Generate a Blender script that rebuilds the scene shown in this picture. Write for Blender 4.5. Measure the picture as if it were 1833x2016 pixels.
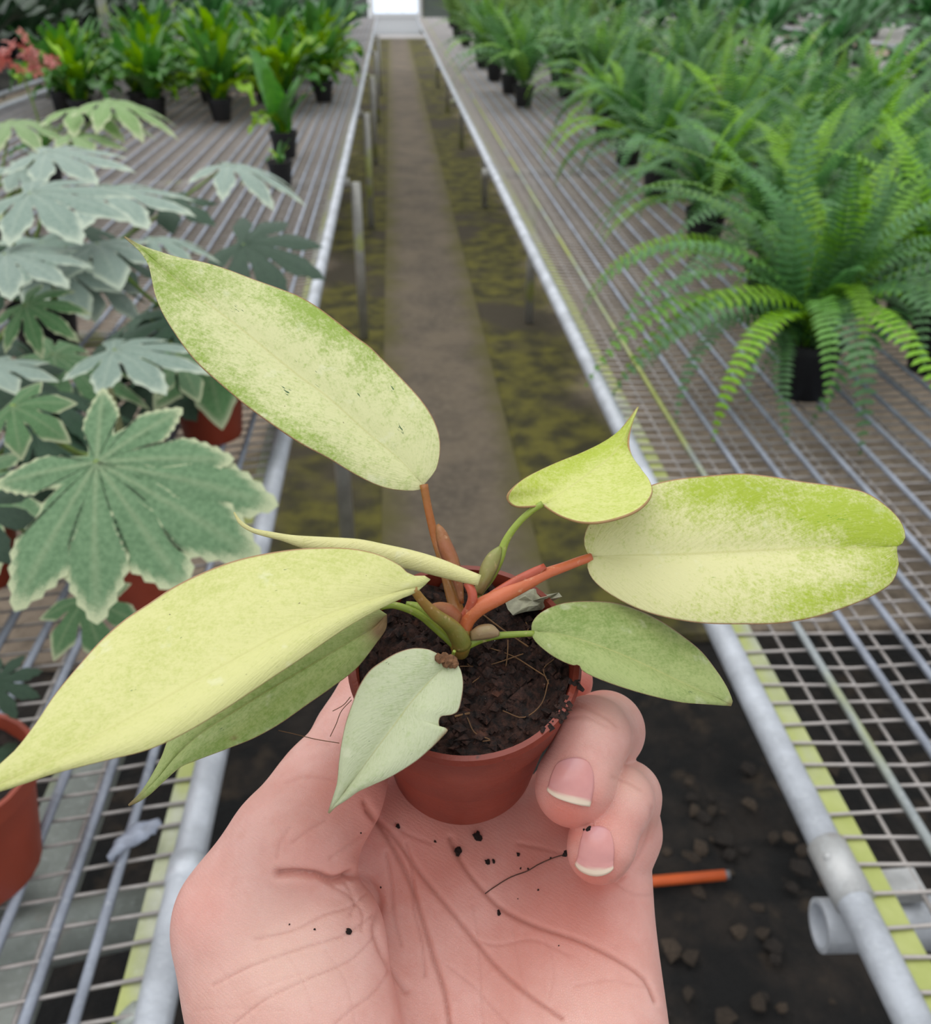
import bpy, bmesh, math, random
import numpy as np
from mathutils import Vector, Matrix

for o in list(bpy.data.objects):
    bpy.data.objects.remove(o, do_unlink=True)
scene = bpy.context.scene
COL = scene.collection

# ------------------------------------------------------------------ camera
IW, IH, FPX = 1833.0, 2016.0, 1833.0
PITCH = math.atan(1083.0 / FPX)
YAW = math.radians(-4.03)
CAM = np.array([0.0, 0.0, 1.49])
BENCH = 0.75
c_r = np.array([math.cos(YAW), math.sin(YAW), 0.0])
c_h = np.array([-math.sin(YAW), math.cos(YAW), 0.0])
c_f = math.cos(PITCH) * c_h - math.sin(PITCH) * np.array([0, 0, 1.0])
c_u = math.sin(PITCH) * c_h + math.cos(PITCH) * np.array([0, 0, 1.0])
cam_d = bpy.data.cameras.new('camera')
cam_d.sensor_fit = 'HORIZONTAL'
cam_d.sensor_width = 36.0
cam_d.lens = 36.0 * FPX / IW
cam_d.clip_start = 0.01
cam_d.clip_end = 200
cam_d.dof.use_dof = True
cam_d.dof.focus_distance = 0.200
cam_d.dof.aperture_fstop = 30.0
cam = bpy.data.objects.new('camera', cam_d)
COL.objects.link(cam)
m = Matrix.Identity(4)
for i in range(3):
    m[i][0], m[i][1], m[i][2], m[i][3] = c_r[i], c_u[i], -c_f[i], CAM[i]
cam.matrix_world = m
scene.camera = cam

# ------------------------------------------------------------------ light
world = bpy.data.worlds.new('world')
scene.world = world
world.use_nodes = True
nt = world.node_tree
nt.nodes.clear()
wo = nt.nodes.new('ShaderNodeOutputWorld')
bg = nt.nodes.new('ShaderNodeBackground')
bg.inputs[0].default_value = (0.93, 0.97, 1.0, 1)
bg.inputs[1].default_value = 0.90
nt.links.new(bg.outputs[0], wo.inputs[0])
sun_d = bpy.data.lights.new('sun', 'SUN')
sun_d.energy = 1.5
sun_d.angle = math.radians(75)
sun_d.color = (1.0, 0.985, 0.95)
sun = bpy.data.objects.new('sun', sun_d)
COL.objects.link(sun)
sun.rotation_euler = (math.radians(-8), math.radians(-14), 0)
vs = scene.view_settings
vs.view_transform = 'Standard'
vs.look = 'None'
vs.gamma = 1.0
vs.use_curve_mapping = False
vs.exposure = 0.0
try:
    scene.cycles.max_bounces = 8
    scene.cycles.transparent_max_bounces = 8
except Exception:
    pass

# ------------------------------------------------------------------ helpers
def cw(p):                      # camera space (x right, y up, z forward) -> world
    p = np.atleast_2d(np.asarray(p, float))
    return CAM + p[:, :1] * c_r + p[:, 1:2] * c_u + p[:, 2:3] * c_f

def pc(px, py, z):              # picture point at depth z -> camera space
    return np.array([(px - IW / 2) / FPX * z, (IH / 2 - py) / FPX * z, z])

def pw(px, py, z):
    return cw(pc(px, py, z))[0]

def ground(px, py, zp):         # where the line of sight meets the level zp
    d = cw([(px - IW / 2) / FPX, (IH / 2 - py) / FPX, 1.0])[0] - CAM
    t = (zp - CAM[2]) / d[2]
    return CAM + d * t

def srgb(r, g, b):
    def f(c):
        c /= 255.0
        return c / 12.92 if c <= 0.04045 else ((c + 0.055) / 1.055) ** 2.4
    return (f(r), f(g), f(b), 1.0)

def catmull(pts, n):
    p = np.asarray(pts, float)
    d = np.r_[0, np.cumsum(np.linalg.norm(np.diff(p[:, :2], axis=0), axis=1))]
    d /= d[-1]
    t = np.linspace(0, 1, n) if np.isscalar(n) else np.asarray(n)
    out = np.empty((len(t), p.shape[1]))
    m_ = np.zeros_like(p)
    m_[1:-1] = (p[2:] - p[:-2]) / (d[2:] - d[:-2])[:, None]
    m_[0] = (p[1] - p[0]) / (d[1] - d[0])
    m_[-1] = (p[-1] - p[-2]) / (d[-1] - d[-2])
    k = np.clip(np.searchsorted(d, t, side='right') - 1, 0, len(p) - 2)
    h = (d[k + 1] - d[k])[:, None]
    s = ((t - d[k])[:, None]) / h
    out = ((2 * s**3 - 3 * s**2 + 1) * p[k] + (s**3 - 2 * s**2 + s) * h * m_[k]
           + (-2 * s**3 + 3 * s**2) * p[k + 1] + (s**3 - s**2) * h * m_[k + 1])
    return out

def mesh_from(name, verts, faces, smooth=True, uv=None, attrs=None):
    me = bpy.data.meshes.new(name)
    v = np.asarray(verts, float)
    if isinstance(faces, np.ndarray) and faces.ndim == 2:
        nf, k = faces.shape
        me.vertices.add(len(v)); me.vertices.foreach_set('co', v.astype(np.float32).ravel())
        me.loops.add(nf * k); me.loops.foreach_set('vertex_index', faces.astype(np.int32).ravel())
        me.polygons.add(nf)
        me.polygons.foreach_set('loop_start', np.arange(0, nf * k, k, dtype=np.int32))
        me.update(calc_edges=True)
        me.validate()
    else:
        me.from_pydata([tuple(q) for q in v], [], [tuple(int(i) for i in f) for f in faces])
    if smooth:
        me.polygons.foreach_set('use_smooth', np.ones(len(me.polygons), bool))
    if uv is not None:
        l = me.uv_layers.new(name='UVMap')
        idx = np.empty(len(me.loops), np.int32)
        me.loops.foreach_get('vertex_index', idx)
        l.data.foreach_set('uv', np.asarray(uv, np.float32)[idx].ravel())
    for k, a in (attrs or {}).items():
        at = me.attributes.new(k, 'FLOAT', 'POINT')
        at.data.foreach_set('value', np.asarray(a, np.float32).ravel())
    me.update()
    return me

def link(name, me, mat=None, parent=None, loc=None):
    o = bpy.data.objects.new(name, me)
    COL.objects.link(o)
    if mat is not None and not me.materials:
        me.materials.append(mat)
    if parent is not None:
        o.parent = parent
    if loc is not None:
        o.location = loc
    return o

def tag(o, label=None, cat=None, group=None, kind=None):
    if label: o['label'] = label
    if cat: o['category'] = cat
    if group: o['group'] = group
    if kind: o['kind'] = kind
    return o

def empty(name, loc, label=None, cat=None, group=None):
    o = bpy.data.objects.new(name, None)
    COL.objects.link(o)
    o.location = loc
    o.empty_display_size = 0.02
    return tag(o, label, cat, group)

class MB:                        # collects simple shapes into one mesh
    def __init__(self):
        self.v, self.f = [], []
    def add(self, v, f):
        n = len(self.v)
        self.v += [tuple(q) for q in v]
        self.f += [tuple(i + n for i in q) for q in f]
        return self
    def box(self, c, s, rz=0.0):
        x, y, z = s[0] / 2, s[1] / 2, s[2] / 2
        ca, sa = math.cos(rz), math.sin(rz)
        vv = []
        for dx, dy, dz in ((-x,-y,-z),(x,-y,-z),(x,y,-z),(-x,y,-z),(-x,-y,z),(x,-y,z),(x,y,z),(-x,y,z)):
            vv.append((c[0] + dx * ca - dy * sa, c[1] + dx * sa + dy * ca, c[2] + dz))
        return self.add(vv, ((3,2,1,0),(4,5,6,7),(0,1,5,4),(1,2,6,5),(2,3,7,6),(3,0,4,7)))
    def tube(self, pts, r, seg=8, cap=True):
        p = np.asarray(pts, float)
        n = len(p)
        r = np.broadcast_to(np.asarray(r, float), (n,))
        t = np.gradient(p, axis=0)
        t /= np.linalg.norm(t, axis=1)[:, None] + 1e-12
        a = np.array([0, 0, 1.0]) if abs(t[0][2]) < 0.9 else np.array([1.0, 0, 0])
        vv = []
        for i in range(n):
            a = a - t[i] * a.dot(t[i])
            a /= np.linalg.norm(a) + 1e-12
            b = np.cross(t[i], a)
            for k in range(seg):
                w = 2 * math.pi * k / seg
                vv.append(p[i] + r[i] * (math.cos(w) * a + math.sin(w) * b))
        ff = []
        for i in range(n - 1):
            for k in range(seg):
                k2 = (k + 1) % seg
                ff.append((i * seg + k, i * seg + k2, (i + 1) * seg + k2, (i + 1) * seg + k))
        if cap:
            ff.append(tuple(reversed(range(seg))))
            ff.append(tuple((n - 1) * seg + k for k in range(seg)))
        return self.add(vv, ff)
    def lathe(self, prof, seg=32, origin=(0, 0, 0), axis=None, close=False):
        o = np.asarray(origin, float)
        ax = np.array([0, 0, 1.0]) if axis is None else np.asarray(axis, float)
        ax = ax / np.linalg.norm(ax)
        a = np.cross(ax, [0, 1, 0]) if abs(ax[1]) < 0.9 else np.cross(ax, [1, 0, 0])
        a /= np.linalg.norm(a)
        b = np.cross(ax, a)
        vv = []
        for (r, h) in prof:
            for k in range(seg):
                w = 2 * math.pi * k / seg
                vv.append(o + ax * h + r * (math.cos(w) * a + math.sin(w) * b))
        ff = []
        n = len(prof)
        for i in range(n - 1 if not close else n):
            j = (i + 1) % n
            for k in range(seg):
                k2 = (k + 1) % seg
                ff.append((i * seg + k, i * seg + k2, j * seg + k2, j * seg + k))
        return self.add(vv, ff)
    def mesh(self, name, smooth=True, off=None):
        v = np.array(self.v, float)
        if off is not None:
            v = v - np.asarray(off, float)
        return mesh_from(name, v, self.f, smooth)

def autosmooth(me, deg=40):
    # mark edges sharper than deg so that smooth shading keeps them
    bm = bmesh.new(); bm.from_mesh(me)
    for e in bm.edges:
        if len(e.link_faces) == 2 and e.calc_face_angle(0) > math.radians(deg):
            e.smooth = False
    bm.to_mesh(me); bm.free()
    return me

# ------------------------------------------------------------------ material kit
class NT:
    def __init__(self, name):
        self.m = bpy.data.materials.new(name)
        self.m.use_nodes = True
        self.t = self.m.node_tree
        self.b = self.t.nodes['Principled BSDF']
        self.out = self.t.nodes['Material Output']
    def n(self, typ, **kw):
        x = self.t.nodes.new(typ)
        for k, v in kw.items():
            if k.startswith('i_'):
                key = k[2:]
                key = int(key) if key.isdigit() else key
                self.put(x.inputs[key], v)
            else:
                setattr(x, k, v)
        return x
    def put(self, sock, v):
        if isinstance(v, bpy.types.NodeSocket):
            self.t.links.new(v, sock)
        else:
            sock.default_value = v
    def coord(self, kind='Object'):
        return self.n('ShaderNodeTexCoord').outputs[kind]
    def mapping(self, vec, scale=(1, 1, 1)):
        x = self.n('ShaderNodeMapping')
        self.put(x.inputs['Vector'], vec); x.inputs['Scale'].default_value = scale
        return x.outputs[0]
    def noise(self, vec, scale, detail=3, rough=0.55, out=0, dist=0.0):
        x = self.n('ShaderNodeTexNoise')
        self.put(x.inputs['Vector'], vec)
        x.inputs['Scale'].default_value = scale
        x.inputs['Detail'].default_value = detail
        x.inputs['Roughness'].default_value = rough
        x.inputs['Distortion'].default_value = dist
        return x.outputs[out]
    def voro(self, vec, scale, feature='F1', out='Distance'):
        x = self.n('ShaderNodeTexVoronoi', feature=feature)
        self.put(x.inputs['Vector'], vec)
        x.inputs['Scale'].default_value = scale
        return x.outputs[out]
    def math(self, op, a, b=0.0, c=0.0, clamp=False):
        x = self.n('ShaderNodeMath', operation=op, use_clamp=clamp)
        self.put(x.inputs[0], a); self.put(x.inputs[1], b)
        if op in ('MULTIPLY_ADD', 'SMOOTH_MIN', 'COMPARE', 'WRAP'):
            self.put(x.inputs[2], c)
        return x.outputs[0]
    def ramp(self, v, a, b, lo=0.0, hi=1.0):
        x = self.n('ShaderNodeMapRange', interpolation_type='SMOOTHSTEP')
        self.put(x.inputs['Value'], v)
        x.inputs['From Min'].default_value = a; x.inputs['From Max'].default_value = b
        x.inputs['To Min'].default_value = lo; x.inputs['To Max'].default_value = hi
        return x.outputs[0]
    def mix(self, f, a, b, mode='MIX'):
        x = self.n('ShaderNodeMix', data_type='RGBA', blend_type=mode)
        self.put(x.inputs[0], f); self.put(x.inputs[6], a); self.put(x.inputs[7], b)
        return x.outputs[2]
    def attr(self, name, out='Fac'):
        return self.n('ShaderNodeAttribute', attribute_name=name).outputs[out]
    def uv(self):
        x = self.n('ShaderNodeSeparateXYZ')
        self.put(x.inputs[0], self.n('ShaderNodeTexCoord').outputs['UV'])
        return x.outputs[0], x.outputs[1]
    def xyz(self, vec):
        x = self.n('ShaderNodeSeparateXYZ'); self.put(x.inputs[0], vec)
        return x.outputs
    def rand(self):
        return self.n('ShaderNodeObjectInfo').outputs['Random']
    def hsv(self, col, h=0.5, s=1.0, v=1.0):
        x = self.n('ShaderNodeHueSaturation')
        self.put(x.inputs['Hue'], h); self.put(x.inputs['Saturation'], s)
        self.put(x.inputs['Value'], v); self.put(x.inputs['Color'], col)
        return x.outputs[0]
    def bump(self, h, dist=0.001, strength=1.0):
        x = self.n('ShaderNodeBump')
        self.put(x.inputs['Height'], h)
        x.inputs['Distance'].default_value = dist
        x.inputs['Strength'].default_value = strength
        self.t.links.new(x.outputs[0], self.b.inputs['Normal'])
        return x.outputs[0]
    def set(self, **kw):
        for k, v in kw.items():
            self.put(self.b.inputs[k.replace('_', ' ')], v)
        return self
    def translucent(self, col, amount):
        tr = self.n('ShaderNodeBsdfTranslucent'); self.put(tr.inputs[0], col)
        mx = self.n('ShaderNodeMixShader'); self.put(mx.inputs[0], amount)
        self.t.links.new(self.b.outputs[0], mx.inputs[1]); self.t.links.new(tr.outputs[0], mx.inputs[2])
        self.t.links.new(mx.outputs[0], self.out.inputs[0])

def plain(name, col, rough=0.6, var=0.15, scale=30.0, metal=0.0, bump=0.0, bscale=80.0, spec=0.5):
    k = NT(name)
    co = k.coord()
    n = k.noise(co, scale, 4)
    dark = tuple(c * (1 - var) for c in col[:3]) + (1,)
    light = tuple(min(1, c * (1 + var)) for c in col[:3]) + (1,)
    k.set(Base_Color=k.mix(k.ramp(n, .3, .7), dark, light), Roughness=rough, Metallic=metal)
    k.b.inputs['Specular IOR Level'].default_value = spec
    if bump:
        k.bump(k.noise(co, bscale, 4), bump)
    return k.m
# ================================================================== materials of the setting
def mat_concrete():
    k = NT('concrete_path'); co = k.coord()
    a = k.noise(co, 3.0, 5, .6); b = k.noise(co, 40, 4)
    c = k.mix(k.ramp(a, .35, .65), srgb(116, 103, 86), srgb(92, 82, 70))
    c = k.mix(k.ramp(b, .4, .7, 0, .5), c, srgb(128, 115, 98))
    # algae that creeps in from both sides of the slab
    x, y, z = k.xyz(co)
    ed = k.math('ABSOLUTE', k.math('SUBTRACT', x, 0.145))
    ed = k.math('ADD', ed, k.math('MULTIPLY', k.math('SUBTRACT', k.noise(co, 5, 4), .5), .22))
    c = k.mix(k.ramp(ed, .10, .27, 0, .95), c, srgb(96, 90, 44))
    k.set(Base_Color=c, Roughness=.85); k.bump(b, .004)
    return k.m
def mat_earth():
    k = NT('mossy_earth'); co = k.coord()
    a = k.noise(co, 2.2, 5, .6); b = k.noise(co, 30, 4, .6)
    c = k.mix(k.ramp(a, .35, .65), srgb(168, 150, 132), srgb(134, 119, 104))
    c = k.mix(k.ramp(b, .45, .75, 0, .6), c, srgb(70, 60, 50))
    x, y, z = k.xyz(co)
    ed = k.math('ABSOLUTE', k.math('SUBTRACT', x, 0.145))
    ed = k.math('ADD', ed, k.math('MULTIPLY', k.math('SUBTRACT', k.noise(co, 2.5, 4), .5), .5))
    ms = k.mix(k.ramp(k.noise(co, 9, 5), .35, .65), srgb(62, 58, 34), srgb(108, 102, 42))
    ms = k.mix(k.ramp(k.noise(co, 1.3, 3), .5, .62), ms, srgb(74, 66, 52))
    c = k.mix(k.ramp(ed, .5, .8, 1, 0), c, ms)
    k.set(Base_Color=c, Roughness=.95); k.bump(b, .01)
    return k.m
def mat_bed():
    k = NT('soil_with_painted_shade'); co = k.coord()
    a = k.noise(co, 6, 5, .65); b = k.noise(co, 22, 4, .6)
    c = k.mix(k.ramp(a, .4, .7), srgb(18, 17, 17), srgb(46, 39, 34))  # near-black tones put the shade of the near floor into the colour
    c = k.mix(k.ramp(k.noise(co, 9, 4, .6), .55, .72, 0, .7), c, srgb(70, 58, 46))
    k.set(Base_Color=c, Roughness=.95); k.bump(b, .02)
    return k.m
def mat_galv(name, base=(204, 208, 216), algae=0.0, rough=.45, rust=0.0):
    k = NT(name); co = k.coord()
    a = k.noise(co, 14, 5, .6); b = k.noise(co, 160, 3)
    c = k.mix(k.ramp(a, .35, .65), srgb(*base), srgb(*[q * .86 for q in base]))
    c = k.mix(k.ramp(b, .5, .8, 0, .35), c, srgb(214, 218, 220))
    if rust:
        c = k.mix(k.ramp(k.noise(co, 18, 4), .6, .75, 0, rust), c, srgb(150, 96, 70))
    if algae:
        g = k.mix(k.noise(co, 30, 3), srgb(150, 160, 74), srgb(186, 190, 126))
        c = k.mix(k.ramp(k.noise(k.mapping(co, (1, .35, 1)), 7, 4), .58 - algae * .4, .72 - algae * .3), c, g)
    k.set(Base_Color=c, Roughness=rough, Metallic=.25); k.bump(b, .0006)
    return k.m
M = {}
M['concrete'] = mat_concrete()
M['earth'] = mat_earth()
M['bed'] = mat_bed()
M['rail'] = mat_galv('galvanised_pipe')
M['edge'] = mat_galv('algae_stained_edge_strip', (186, 188, 172), algae=.6)
M['rod'] = mat_galv('mesh_rod', (164, 170, 184))
M['rod_green'] = mat_galv('mesh_rod_with_algae', (168, 174, 176), algae=.5)
M['wire'] = mat_galv('mesh_wire', (190, 182, 178))
M['leg'] = mat_galv('bench_leg_pipe', (172, 170, 164), algae=.15)
M['joint'] = mat_galv('pipe_joint', (190, 190, 190), rust=.5)
M['beam'] = mat_galv('pale_channel', (168, 174, 168), algae=.2, rust=.6)
M['board'] = plain('weathered_board', srgb(138, 130, 112), .85, .2, 8)
M['white'] = plain('white_paint', srgb(225, 228, 232), .5, .05)
def mat_glow():
    k = NT('daylit_door_pane')
    k.set(Base_Color=srgb(225, 235, 250), Roughness=.3)
    k.b.inputs['Emission Color'].default_value = srgb(214, 228, 255)
    k.b.inputs['Emission Strength'].default_value = .9
    return k.m
M['glow'] = mat_glow()
M['wallpanel'] = plain('dim_polycarbonate', srgb(96, 106, 100), .5, .12, 2)
M['black_pot'] = plain('black_plastic', srgb(24, 24, 28), .45, .15, 20)
M['terracotta'] = plain('brick_red_plastic', srgb(150, 62, 40), .5, .12, 14)
M['soil_dark'] = plain('dark_potting_soil', srgb(40, 30, 26), .95, .5, 90, bump=.004, bscale=160)

# ================================================================== ground, path, end wall
def slab(name, x0, x1, y0, y1, z0, z1, mat):
    me = MB().box(((x0 + x1) / 2, (y0 + y1) / 2, (z0 + z1) / 2), (x1 - x0, y1 - y0, z1 - z0)).mesh(name, False)
    return tag(link(name, me, mat), kind='structure')
YB = 1.86
slab('floor', -14, 14, YB, 26, -.12, 0, M['earth'])
slab('path', -.085, .375, YB + .02, 24.6, -.05, .008, M['concrete'])

def shade_toned_soil():  # ground short of the path, coloured dark in place of shade there
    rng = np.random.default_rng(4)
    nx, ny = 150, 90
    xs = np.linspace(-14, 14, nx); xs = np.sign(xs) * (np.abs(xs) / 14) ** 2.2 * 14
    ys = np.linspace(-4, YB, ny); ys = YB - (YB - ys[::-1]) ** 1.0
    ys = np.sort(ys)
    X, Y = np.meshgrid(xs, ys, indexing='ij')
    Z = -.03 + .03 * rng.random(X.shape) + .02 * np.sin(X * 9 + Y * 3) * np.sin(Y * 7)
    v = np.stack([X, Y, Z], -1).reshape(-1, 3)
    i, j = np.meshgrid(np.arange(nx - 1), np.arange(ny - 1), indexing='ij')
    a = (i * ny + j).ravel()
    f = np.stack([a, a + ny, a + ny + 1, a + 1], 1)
    return tag(link('shade_toned_soil', mesh_from('shade_toned_soil', v, f, False), M['bed']), kind='structure')
shade_toned_soil()

# gravel and clods on the shade-coloured soil beside the hand
rng = random.Random(8)
bmc = bmesh.new(); bmesh.ops.create_icosphere(bmc, subdivisions=1, radius=1)
clod_me = []
for q in range(3):
    b2 = bmc.copy()
    for v_ in b2.verts:
        v_.co *= rng.uniform(.7, 1.2)
    me_ = bpy.data.meshes.new('clod'); b2.to_mesh(me_); b2.free()
    me_.materials.append(plain('clod_%d' % q, srgb(*[(54, 45, 37), (68, 57, 47), (40, 34, 30)][q]), .95, .3, 3))
    clod_me.append(me_)
bmc.free()
for q in range(46):
    px, py = rng.uniform(1300, 1640), rng.uniform(1480, 2016)
    p = ground(px, py, 0)
    if p[1] > YB - .05:
        continue
    o = link('soil_clod', rng.choice(clod_me))
    s = rng.uniform(.006, .017)
    o.location = (p[0], p[1], s * .35); o.scale = (s * rng.uniform(.9, 1.6), s * rng.uniform(.9, 1.6), s * .7)
    o.rotation_euler = (0, 0, rng.uniform(0, 6))
    tag(o, 'small brown clod lying on the shade-darkened soil under the benches', 'clod', 'clods on the black soil bed')

# end wall with the white glazed door
def end_wall():
    Y = 24.6
    dl, dr = ground(733, 70, 0)[0] * 1.0, ground(828, 70, 0)[0]
    Y = ground(780, 70, 0)[1]
    w = empty('wall_back', (0, Y, 0)); tag(w, kind='structure')
    for i, (a, b) in enumerate([(-14 + 1.35 * q, -14 + 1.35 * (q + 1)) for q in range(10)] + [(dr + .05 + 1.35 * q, dr + .05 + 1.35 * (q + 1)) for q in range(10)]):
        b = min(b, dl - .05) if i < 10 else b
        if i == 9: b = dl - .05
        link('panel', MB().box(((a + b) / 2, .05, 1.4), (b - a - .04, .03, 2.8)).mesh('panel', False), M['wallpanel'], w)
        link('post', MB().box((a, .03, 1.4), (.05, .06, 2.8)).mesh('post', False), M['leg'], w)
    d = empty('door_1', ((dl + dr) / 2, Y, 0)); tag(d, kind='structure')
    W = dr - dl
    f = MB()
    for s in (-1, 1):
        f.box((s * W / 2, 0, 1.05), (.06, .08, 2.1))
    f.box((0, 0, 2.1), (W, .08, .06)); f.box((0, 0, .42), (W, .07, .08))
    link('door_frame', f.mesh('door_frame', False), M['white'], d)
    link('kick_panel', MB().box((0, .02, .2), (W - .06, .04, .36)).mesh('kick_panel', False), M['white'], d)
    for s in (-1, 0, 1):
        link('pane', MB().box((s * (W - .1) / 3, .02, 1.27), ((W - .1) / 3 - .03, .02, 1.6)).mesh('pane', False), M['glow'], d)
    # pale doorstep slab
    slab('doorstep', dl - .1, dr + .1, Y - 1.2, Y - .1, 0, .03, plain('pale_step', srgb(196, 190, 186), .7, .08))
end_wall()

# ================================================================== benches
def bench(name, label, xs_rail, side, width, y0, y1, rods, thin, legs, wire_step, lx, tilt=0.0, sag=.006, strip=.02, green=0.0):
    """side: +1 when the bench lies on the right of its path-side rail"""
    root = empty(name, (xs_rail, y0, BENCH), label, 'bench')
    L = y1 - y0
    def part(nm, mb, mat, smooth=True):
        return link(nm, mb.mesh(nm, smooth), mat, root)
    zz = 0.0
    part('edge_rail', MB().tube([(side * .0165, 0, -.0165), (side * .0165, L, -.0165)], .0165, 14), M['rail'])
    part('edge_strip', MB().box((side * (.031 + strip / 2), L / 2, -.0175), (strip, L, .012)), M['edge'], False)
    part('edge_rail', MB().tube([(side * width, 0, -.0175), (side * width, L, -.0175)], .0175, 10), M['rail'])
    for x in rods:
        part('rod', MB().tube([(side * x, 0, -.005), (side * x, L, -.005)], .0050, 6), M['rod_green'] if x < green else M['rod'])
    for x in thin:
        part('wire', MB().tube([(side * x, 0, -.026), (side * x, L, -.026)], .0026, 5), M['wire'])
    # cross wires, each its own part as far as they can be told apart, the rest joined
    n = int(L / wire_step)
    me0 = None
    far = MB()
    for i in range(n):
        y = i * wire_step
        if i < 230:
            if me0 is None:
                xs = np.linspace(.022, width, 14)
                pts = [(side * x, 0, -.0085 - sag * (1 - math.exp(-(x - .03) * 9))) for x in xs]
                me0 = [MB().tube([(a + 0, b + .003 * math.sin(q * 2.1 + a * 30), c) for a, b, c in pts], .0021, 5).mesh('cross_wire') for q in range(4)]
                for e in me0: e.materials.append(M['wire'])
            o = link('cross_wire', me0[(i * 7) % 4], None, root, (0, y, 0))
            o.rotation_euler = (0, 0, tilt)
        else:
            far.tube([(side * .03, y, -.0095), (side * width, y, -.0095 - sag)], .0021, 4)
    if far.v:
        tag(part('far_cross_wires', far, M['wire']), kind='stuff')
    # legs and cross pipes
    for y in legs:
        for xx in (lx, width - .25):
            part('leg', MB().tube([(side * xx, y - y0, -.06), (side * xx, y - y0, -BENCH + .005)], .021, 10), M['leg'])
        part('cross_pipe', MB().tube([(-side * .01, y - y0, -.062), (side * (width + .02), y - y0, -.062)], .022, 10), M['leg'])
    return root

RX = ground(930, 260, BENCH)[0]; LX = ground(690, 290, BENCH)[0]
RX = (ground(930, 260, BENCH)[0] + ground(1590, 1630, BENCH)[0]) / 2
LX = (ground(690, 290, BENCH)[0] + ground(387, 1731, BENCH)[0]) / 2
def offs(lst, row, rail):
    return [abs(ground(x, row, BENCH)[0] - rail) for x in lst]
r_rods = offs([1655, 1761], 1364, RX)
while r_rods[-1] < 1.68: r_rods.append(r_rods[-1] + .0625)
r_thin = offs([1617, 1723], 1364, RX)
while r_thin[-1] < 1.6: r_thin.append(r_thin[-1] + .0625 * (2 if r_thin[-1] > .4 else 1))
bench_r = bench('greenhouse_bench', 'galvanised wire mesh bench carrying the ferns in black pots', RX, 1, 1.75, -.60, 16.5,
                r_rods, r_thin, [4.27, 6.7, 9.1, 11.5, 14.0], .0325, .22, 0.0, .008, .024, .13)
l_rods = offs([225, 140, 42], 1731, LX)
while l_rods[-1] < 2.1: l_rods.append(l_rods[-1] + .05 * (1 if l_rods[-1] < .5 else 1.5))
l_thin = offs([104], 1731, LX)
while l_thin[-1] < 1.0: l_thin.append(l_thin[-1] + .1)
bench_l = bench('greenhouse_bench', 'galvanised wire mesh bench carrying pale variegated plants in brick red pots', LX, -1, 2.15, -.60, 16.5,
                l_rods, l_thin, [2.25, 4.1, 6.2, 8.4, 10.8, 13.2], .0325, -.035, 0.10, .010, .017, 0)

# near details of the right bench: joint sleeve and the open cross pipe below it
def right_details():
    root = bench_r
    off = np.array(root.location)
    g = ground(1690, 1700, BENCH)
    y = g[1]
    j = MB().tube([(RX + .0175, y - .03, BENCH - .0165), (RX + .0165, y + .035, BENCH - .0165)], .0195, 16)
    link('joint_sleeve', j.mesh('joint_sleeve', True, off), M['joint'], root)
    b = MB().lathe([(.0, .006), (.004, .005), (.005, 0)], 10, (RX + .006, y + .012, BENCH - .0045), (-.5, 0, 1))
    link('rivet', b.mesh('rivet', True, off), M['joint'], root)
    e = ground(1612, 1822, BENCH - .068)
    yy = e[1]; zc = e[2]; x0 = e[0]
    t = MB().lathe([(.0205, 0), (.0255, 0), (.0255, 1.85), (.0205, 1.85)], 24, (x0, yy, zc), (1, -.045, 0), close=True)
    link('open_cross_pipe', autosmooth(t.mesh('open_cross_pipe', True, off)), M['rail'], root)
    br = MB().box((RX + .06, y - .005, BENCH - .03), (.07, .03, .012))
    link('bracket', br.mesh('bracket', False, off), M['joint'], root)
right_details()
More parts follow.
